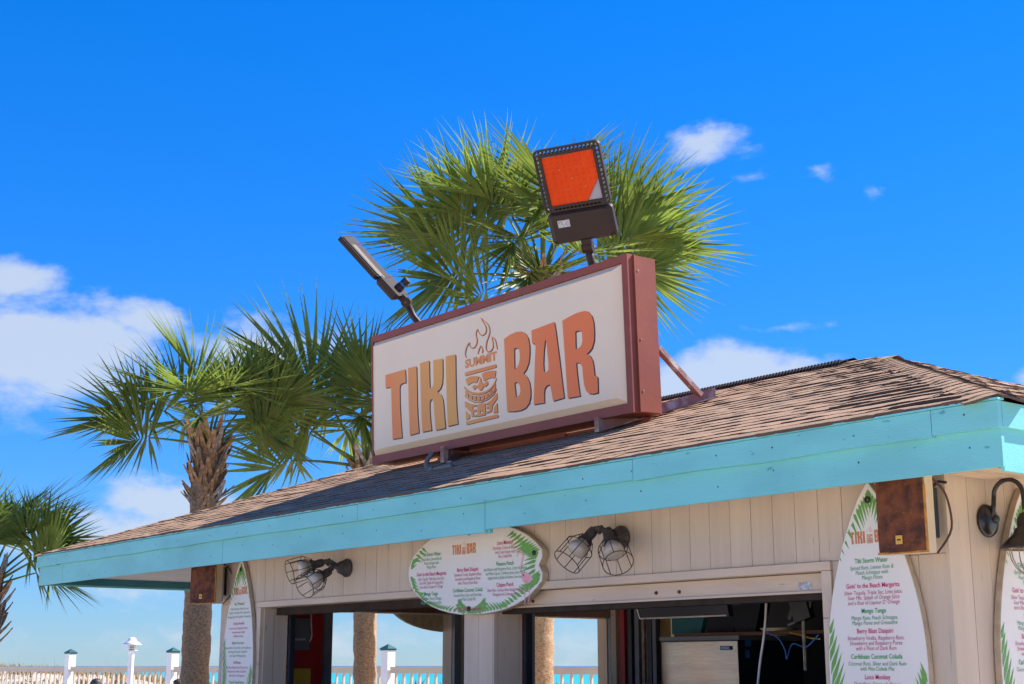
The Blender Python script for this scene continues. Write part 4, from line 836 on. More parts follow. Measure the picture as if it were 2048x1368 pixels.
# ------------------------------------------------------------------ speakers
def speaker(c, rot, w, h, d, label):
    # c: centre of the front face; rot about z
    t = thing('speaker', (c[0], c[1], c[2] - h / 2), label, 'speaker', 'wall speakers'); Rz = Matrix.Rotation(rot, 3, 'Z'); X, Y, Z = Rz @ Vector((1, 0, 0)), Rz @ Vector((0, 1, 0)), Vector((0, 0, 1)); c = Vector(c)
    mb = MB(); P = lambda x, y, z: c + X * x + Y * y + Z * z
    o = [(-w / 2, -h / 2), (w / 2, -h / 2), (w / 2, h / 2), (-w / 2, h / 2)]; k = .72
    mb.add([P(x, .008, z) for x, z in o] + [P(x, d * .55, z) for x, z in o] + [P(x * k, d, z * .8) for x, z in o], [(0, 1, 5, 4), (1, 2, 6, 5), (2, 3, 7, 6), (3, 0, 4, 7), (4, 5, 9, 8), (5, 6, 10, 9), (6, 7, 11, 10), (7, 4, 8, 11), (8, 9, 10, 11), (3, 2, 1, 0)]); obj('enclosure', mb, M['cream'], t)
    mb = MB(); n = 8
    for i in range(n + 1):
        for j in range(n + 1):
            u, v = -1 + 2 * i / n, -1 + 2 * j / n; mb.v.append(P(u * (w / 2 - .004), -.012 * (1 - u * u * .6 - v * v * .3), v * (h / 2 - .006)))
    mb.f = [(i * (n + 1) + j, (i + 1) * (n + 1) + j, (i + 1) * (n + 1) + j + 1, i * (n + 1) + j + 1) for i in range(n) for j in range(n)]; mb.m = [0] * len(mb.f); obj('grille', mb, M['rust'], t)
    mb = MB(); mb.obox(P(0, .003, -h / 2 + .004), X * (w / 2 + .003), Y * .009, Z * .005); mb.obox(P(w / 2 - .001, .003, -.1 * h), X * .003, Y * .008, Z * h * .40); obj('rust_rim', mb, M['rust_edge'], t)
    mb = MB(); mb.obox(P(-.01, -.014, -h * .34), X * .019, Y * .002, Z * .022); lb = obj('badge', mb, M['cord_yellow'], t)
    mb = MB(); mb.obox(P(-.01, -.0165, -h * .34), X * .011, Y * .0006, Z * .004); obj('badge_mark', mb, M['print_black'], lb)
    mb = MB(); mb.obox(P(w * .2, d + .03, .0), X * .03, Y * .035, Z * h * .3); mb.tube([P(w * .2, d + .02, h * .25), P(w * .35, d + .06, h * .38), P(w * .5, d + .07, h * .36)], .008, 6); obj('bracket', mb, M['black_metal'], t)
    mb = MB(); mb.tube(catmull([P(w * .42, d * .8, h * .4), P(w * .55, d + .03, h * .2), P(w * .58, d + .05, -h * .2), P(w * .40, d * .9, -h * .5)], 5), .006, 6); obj('cable', mb, M['rust_brown'], t)
    return t
p = onY(1802, 1036, WY0 - .26); speaker((p.x, p.y, 2.278), R(4), .288, .43, .15, 'rust-covered speaker on the front wall over the large surfboard menu by the corner')
p = onY(406, 1168, WY0 - .24); speaker((p.x, p.y, 2.285), R(20), .325, .42, .16, 'rusty speaker at the open end of the roof beside the far surfboard menu')

# ------------------------------------------------------------------ caged twin lamps
def lamp_head(t, o, d, parent=None):
    o, d = Vector(o), Vector(d).normalized(); L_ = .27
    mb = MB(); mb.lathe([(.0001, -.01), (.032, 0), (.036, .03), (.034, .07), (.042, .085), (.050, .115), (.0001, .115)], o, d, 12); h = obj('lamp_holder', mb, M['corroded'], t)
    mb = MB(); mb.lathe([(.030, .10), (.046, .13), (.064, .165), (.068, .185), (.062, .205), (.035, .216), (.0001, .219)], o, d, 20); obj('bulb', mb, M['bulb'], h, smooth=True)
    u = d.orthogonal().normalized(); v = d.cross(u); mb = MB()
    for (r, z) in ((.052, .095), (.098, .16), (.100, .30)): mb.ring(o + d * z, d, r, .0032, 22, 5)
    for k in range(8):
        a = 2 * math.pi * k / 8; e = u * math.cos(a) + v * math.sin(a); mb.tube([o + d * .085 + e * .05, o + d * .16 + e * .098, o + d * .30 + e * .100], .003, 5)
    obj('wire_cage', mb, M['wire'], h)
def twin(px, py, heads, label):
    b = onY(px, py, WY0 - .0); t = thing('caged_wall_lamp', b, label, 'wall lamp', 'twin caged lamps under the eave')
    mb = MB(); mb.lathe([(.0001, -.001), (.075, 0), (.078, .02), (.06, .05), (.05, .085), (.0001, .10)], b, (0, -1, 0), 16); obj('mounting_box', mb, M['corroded'], t)
    for (ox, oz, d) in heads:
        s = b + Vector((0, -.08, 0)); e = b + Vector((ox, -.15, oz)); mb = MB(); mb.tube(catmull([s, s.lerp(e, .5) + Vector((0, -.02, .025)), e], 4), .022, 8); mb.ring(s.lerp(e, .55) + Vector((0, -.02, .02)), e - s, .026, .008, 12, 5); obj('swivel_arm', mb, M['corroded'], t)
        lamp_head(t, e, d)
def cdir(x, y, z): return RT * x + UC * y - FW * z      # right, up, towards the camera
twin(1245, 1075, ((-.11, .05, cdir(-.60, -.62, .45)), (.02, .02, cdir(.16, -.50, .80))), 'twin caged lamp with heads hanging down, over the wide opening')
twin(696, 1136, ((-.16, .05, cdir(-.84, -.20, .45)), (-.05, -.03, cdir(-.55, -.28, .72))), 'twin caged lamp with both heads turned sideways, left of the oval menu')

# ------------------------------------------------------------------ barn lamp on the side wall
b = onX(1972, 1042, WX1); t = thing('barn_lamp', b, 'black gooseneck barn lamp with wire guard on the side wall', 'wall lamp')
mb = MB(); mb.lathe([(.0001, 0), (.086, 0), (.090, .008), (.084, .022), (.05, .034), (.0001, .038)], b, (1, 0, 0), 24); obj('back_plate', mb, M['enamel'], t, smooth=True)
mb = MB(); mb.lathe([(.02, .03), (.024, .036), (.02, .05), (.0001, .052)], b + Vector((0, .035, .01)), (1, 0, 0), 12); obj('plate_knob', mb, M['enamel'], t)
S = b + Vector((.215, .045, -.01)); mb = MB()
arc = [b + Vector((.03, .02, .02)), b + Vector((.04, .02, .08))] + [b + Vector((.125 - .088 * math.cos(a), .032, .125 + .088 * math.sin(a))) for a in [math.pi * k / 8 for k in range(9)]] + [S + Vector((0, -.01, .055))]
mb.tube(catmull(arc, 3), .0125, 10); obj('gooseneck', mb, M['enamel'], t, smooth=True)
mb = MB(); mb.lathe([(.018, .03), (.020, .03), (.020, .06), (.014, .064)], S, (0, 0, 1), 14); obj('collar', mb, M['brass'], t)
mb = MB(); mb.lathe([(.016, .045), (.036, .035), (.050, .005), (.052, -.035), (.066, -.045), (.075, -.07), (.135, -.125), (.150, -.142), (.148, -.150)], S, (0, 0, 1), 28); sh_ = obj('shade', mb, M['enamel'], t, smooth=True)
mb = MB(); mb.lathe([(.146, -.150), (.130, -.128), (.070, -.075), (.048, -.04), (.0001, -.038)], S, (0, 0, 1), 28); obj('shade_lining', mb, M['rust_brown'], sh_, smooth=True)
mb = MB(); mb.lathe([(.022, -.04), (.026, -.08), (.034, -.12), (.028, -.15), (.0001, -.162)], S, (0, 0, 1), 14); obj('bulb', mb, M['bulb'], t, smooth=True)
mb = MB()
for k in range(4):
    a = math.pi * k / 4 + .3; e = Vector((math.cos(a), math.sin(a), 0)); mb.tube(catmull([S + e * .10 + Vector((0, 0, -.13)), S + e * .095 + Vector((0, 0, -.20)), S + e * .055 + Vector((0, 0, -.265)), S + Vector((0, 0, -.285)), S - e * .055 + Vector((0, 0, -.265)), S - e * .095 + Vector((0, 0, -.20)), S - e * .10 + Vector((0, 0, -.13))], 3), .0035, 5)
mb.ring(S + Vector((0, 0, -.14)), (0, 0, 1), .10, .004, 24, 5); obj('wire_guard', mb, M['pale_wire'], t)

# ------------------------------------------------------------------ inside the bar
IY = 8.6; x0 = onY(1321, 1300, IY).x; x1 = onY(1473, 1300, IY).x; zt = onY(1400, 1281, IY).z
ice = thing('ice_machine', ((x0 + x1) / 2, IY + .4, .02), 'stainless ice machine with black side inside the wide opening', 'ice machine')
mb = MB(); mb.box(x0, x1, IY + .02, IY + .8, .02, zt); obj('cabinet', mb, M['black_metal'], ice)
mb = MB(); n = 10
for i in range(n + 1):
    for j in range(n + 1): u, v = i / n, j / n; mb.v.append((x0 + .003 + (x1 - x0 - .006) * u, IY + .017 - .012 * math.sin(u * 9 + v * 2) * .3 - .012 * (1 - (2 * u - 1) ** 6), .85 + (zt - .86) * v))
mb.f = [(i * (n + 1) + j, (i + 1) * (n + 1) + j, (i + 1) * (n + 1) + j + 1, i * (n + 1) + j + 1) for i in range(n) for j in range(n)]; mb.m = [0] * len(mb.f); obj('front_panel', mb, M['stainless'], ice, smooth=True)
mb = MB(); mb.box(x0 - .01, x1 + .03, IY - .0, IY + .82, zt + .002, zt + .035); obj('top_trim', mb, M['grey_metal'], ice)
p = onY(1451, 1296, IY); mb = MB(); mb.box(p.x - .055, p.x + .055, IY - .006, IY + .0, p.z - .016, p.z + .016); st = obj('brand_sticker', mb, M['blue'], ice)
mb = MB(); mb.box(p.x - .045, p.x + .045, IY - .0068, IY - .0062, p.z - .006, p.z + .006); obj('sticker_print', mb, M['cord_white'], st)
for (dz, w) in ((.03, .07), (-.06, .05)): mb = MB(); mb.box(x1 + .0005, x1 + .002, IY + .1, IY + .1 + w, zt - .08 + dz, zt - .08 + dz + .06); obj('side_sticker', mb, M['blue'], ice)
mb = MB(); mb.box(x0 + .12, x1 + .9, IY + .05, IY + .5, zt + .036, zt + .062); shf = tag(obj('plank_shelf', mb, M['brown_shelf'], at0=((x0 + x1) / 2, IY + .3, zt + .036)), 'brown plank lying across the ice machine top', 'shelf')
# hanging screen behind the header
p0 = onY(1262, 1200, 7.5); p1 = onY(1462, 1232, 7.5); scn = thing('hanging_screen', ((p0.x + p1.x) / 2, 7.5, p1.z), 'black flat screen hanging under the ceiling inside the wide opening', 'screen')
mb = MB(); mb.slab([(p0.x, p0.z + .28), (p1.x, p0.z + .28), (p1.x - .02, p1.z), (p0.x + .12, p1.z)], lambda a, b: (a, 7.5 - (b - p1.z) * .25, b), lambda a, b: (a, 7.55 - (b - p1.z) * .25, b)); obj('panel', mb, M['black_metal'], scn)
mb = MB(); mb.tube([(p0.x + .10, 7.495, p1.z + .005), (p0.x + .02, 7.44, p0.z + .2)], .006, 5); mb.tube([(p0.x + .10, 7.495, p1.z + .005), (p1.x - .04, 7.495, p1.z + .005)], .006, 5); obj('bezel_edge', mb, M['cord_white'], scn)
mb = MB(); mb.box((p0.x + p1.x) / 2 - .03, (p0.x + p1.x) / 2 + .03, 7.56, 7.6, p1.z + .1, ZS - .035); obj('mount', mb, M['grey_metal'], scn)
def cord(pts, r, mat, label):
    P = catmull([onY(*q) for q in pts], 6); mb = MB(); mb.tube(P, r, 6); return tag(obj('cord', mb, M[mat], at0=P[-1], smooth=True), label, 'cord')
cord([(1533, 1190, 7.2), (1531, 1240, 7.2), (1527, 1280, 7.2), (1521, 1320, 7.2), (1516, 1368, 7.2), (1514, 1420, 7.2)], .009, 'cord_white', 'white cord hanging down in the wide opening')
cord([(1526, 1262, 7.9), (1555, 1275, 7.8), (1570, 1300, 7.8), (1574, 1318, 7.8), (1585, 1288, 7.6), (1612, 1294, 7.4), (1637, 1270, 7.2)], .005, 'cord_blue', 'thin blue wire looping at the right of the wide opening')
cord([(1580, 1266, 8.2), (1600, 1270, 8.0), (1620, 1276, 7.6), (1640, 1278, 7.2)], .005, 'cord_yellow', 'thin yellow wire beside the pale bowl in the opening')
p = onY(1558, 1266, 8.8); mb = MB(); mb.lathe([(.0001, 0), (.06, .002), (.15, .05), (.155, .05), (.075, -.008), (.0001, -.012)], p + Vector((0, 0, -.012)), (0, 0, 1), 24); tag(obj('bowl', mb, M['cream'], at0=p + Vector((0, 0, -.02)), smooth=True), 'pale shallow bowl on the plank shelf inside the opening', 'bowl')
# leaning dark boxes and a torn picture frame on the plank
for (px, dx, hz, dep, m) in ((1372, .34, .26, .05, 'teal_dark'), (1440, .30, .24, .16, 'black_metal'), (1490, .22, .30, .12, 'dark_room')):
    p = onY(px, 1270, IY + .25); mb = MB(); z0 = zt + .063; k = .05
    mb.add([(p.x - dx / 2, p.y, z0), (p.x + dx / 2, p.y, z0), (p.x + dx / 2, p.y + dep, z0), (p.x - dx / 2, p.y + dep, z0), (p.x - dx / 2 - k, p.y + .05, z0 + hz), (p.x + dx / 2 + k, p.y + .05, z0 + hz), (p.x + dx / 2 + k, p.y + dep + .05, z0 + hz), (p.x - dx / 2 - k, p.y + dep + .05, z0 + hz)], [(0, 3, 2, 1), (4, 5, 6, 7), (0, 1, 5, 4), (1, 2, 6, 5), (2, 3, 7, 6), (3, 0, 4, 7)])
    bx_ = tag(obj('storage_bin', mb, M[m], at0=(p.x, p.y + dep / 2, z0)), {'teal_dark': 'dark green bin leaning on the plank shelf over the stainless front', 'black_metal': 'black box on the plank shelf behind the hanging screen', 'dark_room': 'dark tall box on the plank shelf left of the white cord'}[m], 'bin')
    mb = MB(); mb.box(p.x - dx / 2 - k, p.x + dx / 2 + k, p.y + .035, p.y + .047, z0 + hz - .012, z0 + hz + .004); obj('rim', mb, M['grey_metal'], bx_)
# articulated monitor arm, upper right
p = onY(1597, 1205, 7.6); arm = thing('monitor_arm', p, 'dark jointed monitor arm under the ceiling at the right of the opening', 'bracket')
mb = MB(); mb.tube([p + Vector((-.05, 0, .14)), p + Vector((-.03, 0, .0)), p + Vector((-.08, 0, -.11))], .03, 8); mb.obox(p + Vector((.03, 0, -.05)), Vector((.07, 0, .02)), Vector((0, .03, 0)), Vector((-.02, 0, .07))); obj('joint', mb, M['black_plastic'], arm)
mb = MB(); mb.tube([p + Vector((.12, 0, .12)), p + Vector((.09, 0, -.08)), p + Vector((.0, 0, -.12)), p + Vector((-.1, 0, -.15))], .009, 6); obj('rail', mb, M['grey_metal'], arm)
mb = MB(); mb.tube([p + Vector((.035, 0, -.12)), p + Vector((.035, 0, -.45))], .012, 6); obj('drop_rod', mb, M['pale_wire'], arm)
# breaker box on the red wall
a = onX(574, 1236, WX0 + .19); b_ = onX(612, 1300, WX0 + .19); mb = MB(); ol = [(a.y, b_.z), (b_.y, b_.z), (b_.y, a.z), (a.y, a.z)]
pn = thing('breaker_box', (WX0 + .2, (a.y + b_.y) / 2, b_.z), 'grey electrical box on the red inner wall', 'electrical box')
mb = MB(); mb.box(WX0 + .173, WX0 + .25, a.y, b_.y, b_.z, a.z); obj('enclosure', mb, M['grey_metal'], pn); mb = MB(); mb.box(WX0 + .251, WX0 + .262, a.y + .015, b_.y - .015, b_.z + .02, a.z - .015); dr = obj('door', mb, M['grey_metal'], pn); mb = MB(); mb.box(WX0 + .2625, WX0 + .264, a.y + .05, b_.y - .05, b_.z + .09, b_.z + .11); obj('lettering_plate', mb, M['grey_label'], dr)
mb = MB(); mb.tube(catmull([(WX0 + .2, b_.y + .03, ZS - .05), (WX0 + .2, b_.y + .04, a.z), (WX0 + .2, b_.y + .05, b_.z + .12), (WX0 + .2, b_.y - .02, b_.z + .04)], 5), .008, 6); obj('cable', mb, M['cord_white'], pn)
a = onX(574, 1352, WX0 + .2); mb = MB(); mb.box(WX0 + .174, WX0 + .22, a.y, a.y + .25, a.z - .10, a.z + .07); tag(obj('yellow_box', mb, M['cord_yellow'], at0=(WX0 + .2, a.y + .12, a.z - .1)), 'small yellow box on the red inner wall below the grey electrical box', 'box')

# ------------------------------------------------------------------ palms
def frond_mesh(seed, Lp, Lb, droop, mats):
    rg = random.Random(seed); mb = MB()
    # petiole along +x, arching down
    n = 8; pts = []; ang = 0.; p = Vector((0, 0, 0)); step = Lp / n
    for i in range(n + 1):
        pts.append(p.copy()); ang -= droop * .028; p = p + Vector((math.cos(ang), 0, math.sin(ang))) * step
    mb.tube(pts, [.026 - .014 * i / n for i in range(n + 1)], 5, 1)
    hub = pts[-1]; d0 = Vector((math.cos(ang), 0, math.sin(ang)))
    # costa: continues, curving down more strongly
    costa = []; a2 = ang; q = hub.copy(); m = 10
    for i in range(m + 1):
        costa.append((q.copy(), a2)); a2 -= droop * .11 + .03; q = q + Vector((math.cos(a2), 0, math.sin(a2))) * (Lb * .42 / m)
    N_ = 52
    for k in range(N_):
        f = (k + .5) / N_ * 2 - 1                     # -1..1 across the fan
        th = f * R(112) + rg.gauss(0, .03); u = 1 - abs(f) ** .8
        c, ca = costa[min(m, int(u * m))]
        fwd = Vector((math.cos(ca), 0, math.sin(ca))); side = Vector((0, 1, 0)); upv = fwd.cross(side) * -1; upv = Vector((-fwd.z, 0, fwd.x))
        Lk = Lb * (.62 + .38 * math.cos(th * .55)) * rg.uniform(.88, 1.08)
        fold = .40 + .15 * rg.random()
        dir0 = (fwd * math.cos(th) + side * math.sin(th) + upv * (abs(math.sin(th)) * fold)).normalized()
        g = 8; pos = c.copy(); d = dir0.copy(); wmax = .0225 * Lb * (1.15 - .35 * abs(f)); bend = rg.uniform(.25, .9) * (.35 + droop * .7)
        tw = (dir0.cross(upv)).normalized(); prev = None; curl = rg.gauss(0, .10)
        for i in range(g + 1):
            t = i / g; w = wmax * (1.0 * min(1, .35 + t * 2.4)) * (1 if t < .36 else max(.02, 1 - (t - .36) / .64) ** 1.35)
            nn = tw.cross(d).normalized(); crease = w * .55
            row = [pos - tw * w + nn * crease * .5, pos - nn * crease * .5, pos + tw * w + nn * crease * .5]
            b = len(mb.v); mb.v += [tuple(v) for v in row]
            if prev is not None: mb.f += [(prev, prev + 1, b + 1, b), (prev + 1, prev + 2, b + 2, b + 1)]; mb.m += [0, 0]
            prev = b
            grav = Vector((0, 0, -1)) * (.008 + .30 * bend * max(0, t - .45) ** 1.4)
            d = (d + grav + side * curl * .05 * t).normalized(); tw = (tw - d * tw.dot(d)).normalized(); pos = pos + d * (Lk / g)
    me = mb.mesh('frond', mats, smooth=False); return me
FR = [frond_mesh(s, .86, 1.2, dr, [M['leaf'], M['petiole']]) for s, dr in ((1, .35), (2, .6), (3, .85), (4, 1.1), (5, .5), (6, .75))]
FDRY = frond_mesh(8, .9, .9, 1.6, [M['leaf_dry'], M['leaf_dry']])
def boot_mesh(seed, grey):
    rg = random.Random(seed); mb = MB(); L_ = 1.0; n = 6          # split leaf base, x outwards/up along its length
    for s in (-1, 1):
        k0 = len(mb.v)
        for i in range(n + 1):
            t = i / n; w = .20 * (1 - .55 * t); y = s * (.16 * (1 - t) ** 1.2 + .02) * (1 if t < .5 else 1) ; thk = .05 * (1 - .5 * t); z = .18 * t * t + rg.uniform(-.01, .01)
            mb.v += [(t, y - w * .5, z), (t, y + w * .5, z), (t, y + w * .4, z + thk), (t, y - w * .4, z + thk)]
        for i in range(n):
            a = k0 + i * 4; mb.f += [(a + j, a + 4 + j, a + 4 + (j + 1) % 4, a + (j + 1) % 4) for j in range(4)]
        e = k0 + n * 4; mb.f += [(e, e + 1, e + 2, e + 3)]
    mb.m = [0] * len(mb.f); return mb.mesh('leaf_base', [M['boot_grey' if grey else 'boot']])
BOOTS = [boot_mesh(s, s % 3 == 0) for s in range(6)]
def palm(px_base, hub, D, dia, Lf, specs, nrand, label, boot_len, seed, elmin=-10, boots=46, ndry=0):
    # hub: pixel of the trunk top; base pixel column just above the frame bottom
    rg = random.Random(seed); T_ = at(*hub, D); B_ = at(px_base, 1340, D); B0 = Vector((B_.x, B_.y, 0)) + (B_ - T_) * 0; B0.z = 0
    lean = (T_ - B_); B0 = T_ - lean * (T_.z / max(.1, lean.z)); B0.z = 0
    if (Vector((B0.x, B0.y, 0)) - Vector((B_.x, B_.y, 0))).length > 1.2: B0 = Vector((B_.x, B_.y, 0))
    t = thing('palm_tree', B0, label, 'palm tree', 'cabbage palms around the bar')
    # trunk: rings with ragged ridges
    mb = MB(); n, m = 20, max(40, int(T_.z / .055)); r0 = dia / 2
    for i in range(m + 1):
        f = i / m; c = B0.lerp(T_, f) + Vector((math.sin(f * 4) * .03, math.cos(f * 3) * .03, 0)) * (1 - f); rad = r0 * (1.08 - .1 * f) * (1 + .25 * max(0, (f - .97) / .03) * -1) * (1 + .02 * math.sin(i * 2.1) + .018 * math.sin(i * .83))
        for j in range(n):
            a = 2 * math.pi * j / n; rr_ = rad * (1 + .09 * noise.noise(Vector((math.cos(a) * 2, math.sin(a) * 2, i * .35 + seed)))); mb.v.append((c.x + rr_ * math.cos(a), c.y + rr_ * math.sin(a), c.z + .012 * noise.noise(Vector((a * 3, i, seed)))))
    mb.f = [(i * n + j, i * n + (j + 1) % n, (i + 1) * n + (j + 1) % n, (i + 1) * n + j) for i in range(m) for j in range(n)] + [tuple(m * n + j for j in range(n))]; mb.m = [0] * len(mb.f)
    obj('trunk', mb, M['trunk'], t, smooth=True, fix=False)
    ax = (T_ - B0).normalized()
    for k in range(boots):
        f = (k + rg.random()) / boots; c = T_ - ax * (boot_len * (1 - f)); a = k * 2.39996 + rg.gauss(0, .15); e = Vector((math.cos(a), math.sin(a), 0)); up_t = rg.uniform(.65, 1.1) if f > .25 else rg.uniform(.4, .85)
        xd = (e * math.cos(up_t) + ax * math.sin(up_t)).normalized(); yd = ax.cross(e).normalized(); zd = xd.cross(yd); s = rg.uniform(.26, .42) * (dia / .36) * (.8 + .4 * f)
        p = c + e * (r0 * .80)
        Mx = Matrix(((xd.x, yd.x, zd.x, p.x), (xd.y, yd.y, zd.y, p.y), (xd.z, yd.z, zd.z, p.z), (0, 0, 0, 1)))
        inst('leaf_base', rg.choice(BOOTS), t, Mx @ Matrix.Rotation(rg.gauss(0, .35), 4, 'X') @ Matrix.Scale(s, 4))
    def put(az_img, el, L_, me, roll=0.):
        # az_img: heading measured in the picture plane: 0 right, 180 left, 90 away from the camera, 270 towards it
        hd = RT * math.cos(R(az_img)) + F0 * math.sin(R(az_img)); xd = (hd * math.cos(R(el)) + UPW * math.sin(R(el))).normalized(); yd = UPW.cross(hd).normalized(); zd = xd.cross(yd); p = T_ + hd * .05 - ax * rg.uniform(0, .12)
        Mx = Matrix(((xd.x, yd.x, zd.x, p.x), (xd.y, yd.y, zd.y, p.y), (xd.z, yd.z, zd.z, p.z), (0, 0, 0, 1)))
        inst('frond', me, t, Mx @ Matrix.Rotation(roll + rg.gauss(0, .25), 4, 'X') @ Matrix.Scale(L_ / 2.0, 4))
    for (a, e, l, ro) in specs: put(a, e, Lf * l, rg.choice(FR[:5]), R(ro))
    for k in range(nrand):
        a = k * 137.5 + rg.uniform(-20, 20); e = elmin + (88 - elmin) * ((k + .5) / nrand) ** .8 + rg.gauss(0, 6); put(a, e, Lf * rg.uniform(.82, 1.05), FR[min(5, int((1 - (e - elmin) / (95 - elmin)) * 4 + rg.random() * 2))], R(rg.choice((-1, 1)) * rg.uniform(25, 70) * abs(math.cos(R(a)))))
    for k in range(ndry): put(rg.uniform(0, 360), rg.uniform(-35, -10), Lf * .8, FDRY)
    return t
palm(387, (415, 885), 19.5, .36, 1.82, ((180, 25, 1.05, 60), (187, 10, .95, 60), (168, 48, 1., 50), (140, 70, 1., 30), (60, 75, 1., 0), (25, 58, 1., -40), (5, 35, 1., -60), (0, 15, .85, -60), (265, 55, .9, 0), (275, 25, .8, 0)), 5, 'palm with a bushy boot-covered trunk, standing beyond the open end of the roof', .95, 11, elmin=32, boots=64)
palm(727, (733, 925), 20.6, .31, 2.3, ((178, 12, 1.0, 65), (172, 38, 1.05, 60), (160, 60, 1.15, 40), (110, 78, 1.15, 10), (40, 70, 1.1, -30), (265, 48, .95, 0), (285, 62, 1., 0), (10, 45, 1., -50), (0, 20, 1., -60), (190, 30, .9, 60)), 3, 'palm partly hidden behind the left end of the roof sign', .8, 23, elmin=35, boots=34)
palm(1074, (1085, 545), 21.0, .40, 2.6, ((180, 28, 1.05, 70), (183, 5, 1.0, 65), (172, 48, 1.0, 50), (120, 74, .95, 10), (35, 66, .9, -40), (8, 45, 1., -60), (2, 22, 1.05, -70), (357, 2, .95, -65), (192, -15, .8, 40), (262, -5, .75, 0), (250, 30, .8, 0), (300, 10, .8, 0), (85, 84, 1.08, 0), (140, 66, 1.05, 30), (60, 70, 1.08, -20), (275, 72, 1.0, 0), (25, 52, 1.0, -45), (150, 58, 1.05, 45)), 5, 'tallest palm rising behind the roof sign and the orange floodlight', 1.0, 37, elmin=10, boots=30, ndry=2)
palm(-40, (-30, 1160), 18.6, .36, 1.75, ((2, 34, 1., -60), (6, 22, .85, -60), (15, 50, 1., -40), (60, 70, 1., 0), (270, 40, .9, 0), (340, 55, .9, -30)), 5, 'palm at the far end of the roof, its crown level with the turquoise eave', .9, 51, elmin=38, boots=60)

# ------------------------------------------------------------------ bollard lamp
p = at(261, 1340, 27.0); p.z = 0; t = thing('path_lamp', p, 'white louvred lamp post standing in front of the fence', 'lamp post'); k = 27.0 / FPX
zt = 1.5 + (1332 - 1277) * k; r = 5.6 * k
mb = MB(); mb.lathe([(r * 1.6, 0), (r * 1.6, .05), (r, .06), (r, zt - 27 * k)], p, (0, 0, 1), 18); obj('post', mb, M['lamp_white'], t, smooth=False)
for i in range(3):
    z = zt - (26 - i * 4.2) * k; mb = MB(); mb.lathe([(r * 1.0, z), (r * 2.05, z + .2 * k), (r * 2.05, z + 1.0 * k), (r * 1.0, z + 2.2 * k)], p, (0, 0, 1), 20); obj('louvre', mb, M['lamp_white'], t)
mb = MB(); mb.lathe([(r * .8, zt - 27 * k), (r * .8, zt - 14 * k)], p, (0, 0, 1), 16); obj('diffuser', mb, M['cream'], t)
mb = MB(); mb.lathe([(r * .7, zt - 15 * k), (r * 3.3, zt - 14.6 * k), (r * 3.35, zt - 14 * k), (r * 2.2, zt - 9.5 * k), (r * 1.45, zt - 6 * k), (r * 1.2, zt - 2.2 * k), (r * .7, zt - .5 * k), (.0001, zt)], p, (0, 0, 1), 24); obj('cap', mb, M['lamp_white'], t, smooth=True)

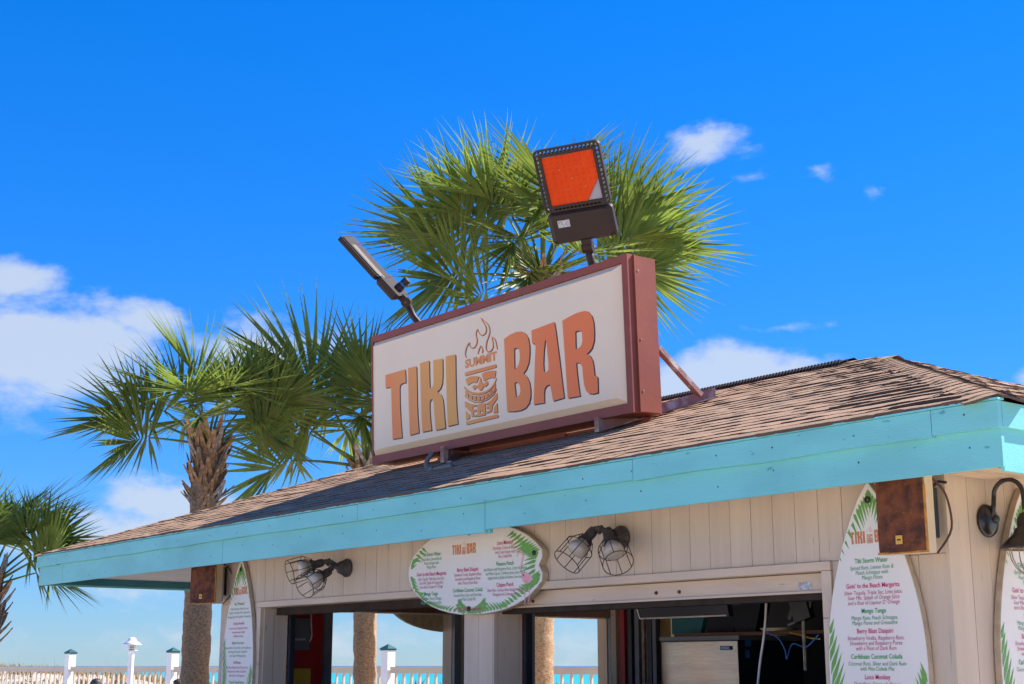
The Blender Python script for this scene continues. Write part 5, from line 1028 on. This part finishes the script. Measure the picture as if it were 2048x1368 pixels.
# ------------------------------------------------------------------ seated people in front of the fence
def skin_body(name, J, E, Rr, mat, parent, root):
    me = bpy.data.meshes.new(name); base = wloc(parent); me.from_pydata([tuple(Vector(j) - base) for j in J], E, []); o = bpy.data.objects.new(name, me); col.objects.link(o); o.parent = parent
    m = o.modifiers.new('skin', 'SKIN'); m.use_smooth_shade = True; sv = me.skin_vertices[0].data
    for i, r_ in enumerate(Rr): sv[i].radius = (r_, r_) if not isinstance(r_, tuple) else r_
    sv[root].use_root = True; s = o.modifiers.new('sub', 'SUBSURF'); s.levels = 1; s.render_levels = 1; me.materials.append(mat); return o
def person(px, py, D, face, label, chair_label):
    top = at(px, py, D); g = Vector((top.x, top.y, 0)); k = top.z / 1.28; f = Vector(face).normalized(); s = Vector((-f.y, f.x, 0)); P = lambda a, b, z: g + f * (a * k) + s * (b * k) + Vector((0, 0, z * k))
    ch = thing('patio_chair', g, chair_label, 'chair')
    mb = MB(); mb.obox(P(.05, 0, .40), f * .23 * k, s * .22 * k, Vector((0, 0, .015))); obj('seat', mb, M['chair'], ch); mb = MB(); mb.obox(P(-.20, 0, .66), f * .012, s * .21 * k, Vector((0, 0, .22 * k))); obj('backrest', mb, M['chair'], ch)
    for a in (-.16, .26):
        for b in (-.2, .2): mb = MB(); mb.tube([P(a, b, .0), P(a, b, .39)], .016, 6); obj('leg', mb, M['chair'], ch)
    t = thing('person', g + Vector((0, 0, 0)), label, 'person')
    J = [P(-.02, 0, .50), P(-.04, 0, .66), P(-.05, 0, .84), P(-.05, 0, .96), P(-.03, 0, 1.03), P(-.02, 0, 1.09), P(0, 0, 1.17), P(-.01, 0, 1.235),
         P(-.04, .17, .92), P(.02, .22, .68), P(.22, .17, .60), P(.30, .15, .60), P(-.04, -.17, .92), P(.02, -.22, .68), P(.22, -.17, .60), P(.30, -.15, .60),
         P(.02, .09, .49), P(.42, .11, .50), P(.44, .11, .10), P(.54, .11, .05), P(.02, -.09, .49), P(.42, -.11, .50), P(.44, -.11, .10), P(.54, -.11, .05)]
    E = [(0, 1), (1, 2), (2, 3), (3, 4), (4, 5), (5, 6), (6, 7), (3, 8), (8, 9), (9, 10), (10, 11), (3, 12), (12, 13), (13, 14), (14, 15), (0, 16), (16, 17), (17, 18), (18, 19), (0, 20), (20, 21), (21, 22), (22, 23)]
    Rr = [.13, .125, .135, .11, .05, .06, .092, .07, .06, .045, .035, .03, .06, .045, .035, .03, .085, .065, .045, .04, .085, .065, .045, .04]
    skin_body('body', J, E, [r_ * k for r_ in Rr], M['skin'], t, 0)
    skin_body('shirt', J[:4] + [J[8], J[9], J[12], J[13]], [(0, 1), (1, 2), (2, 3), (3, 4), (4, 5), (3, 6), (6, 7)], [r_ * k for r_ in (.142, .138, .147, .12, .075, .06, .075, .06)], M['shirt'], t, 0)
    skin_body('shorts', [J[0], J[16], J[17], J[20], J[21]], [(0, 1), (1, 2), (0, 3), (3, 4)], [r_ * k for r_ in (.145, .10, .08, .10, .08)], M['shorts'], t, 0)
    mb = MB(); n, m = 14, 8; c = P(-.012, 0, 1.175)      # hair shell over skull, open at the face
    for i in range(m + 1):
        for j in range(n):
            ph = R(100) * i / m; a = 2 * math.pi * j / n; fr = math.cos(a) > .45 and ph > R(52); r_ = (.108 if not fr else .088) * k * (1 + .05 * noise.noise(Vector((a * 2, ph * 4, px))))
            mb.v.append(tuple(c + f * (math.sin(ph) * math.cos(a) * r_ * 1.05) + s * (math.sin(ph) * math.sin(a) * r_ * .93) + Vector((0, 0, math.cos(ph) * r_))))
    mb.f = [(i * n + j, i * n + (j + 1) % n, (i + 1) * n + (j + 1) % n, (i + 1) * n + j) for i in range(m) for j in range(n)]; mb.m = [0] * len(mb.f); obj('hair', mb, M['hair'], t, smooth=True, fix=False)
    mb = MB()
    for b in (-.035, .035): mb.lathe([(.0001, .006), (.010 * k, .003), (.012 * k, 0)], P(.088, b, 1.175), f, 8)
    obj('eyes', mb, M['print_black'], t); mb = MB(); q = P(.085, 0, 1.15); mb.add([q + s * .014 * k, q - s * .014 * k, q + f * .028 * k, q + Vector((0, 0, .045 * k))], [(0, 1, 2), (0, 2, 3), (1, 3, 2), (0, 3, 1)]); obj('nose', mb, M['skin'], t)
    mb = MB(); mb.obox(P(.086, 0, 1.118), f * .004, s * .022 * k, Vector((0, 0, .004))); obj('mouth', mb, M['pink_light'], t)
    for b in (-.093, .093): mb = MB(); mb.obox(P(-.0, b, 1.16), f * .016 * k, s * .008 * k, Vector((0, 0, .026 * k))); obj('ear', mb, M['skin'], t)
person(192, 1357, 25.0, (.75, -.65, 0), 'dark-haired person seated in front of the fence by the lamp post', 'white patio chair holding the person beside the lamp post')
person(356, 1358, 23.5, (.2, -.9, 0), 'dark-haired person seated half hidden behind a palm trunk', 'white patio chair holding the person behind the palm trunk')
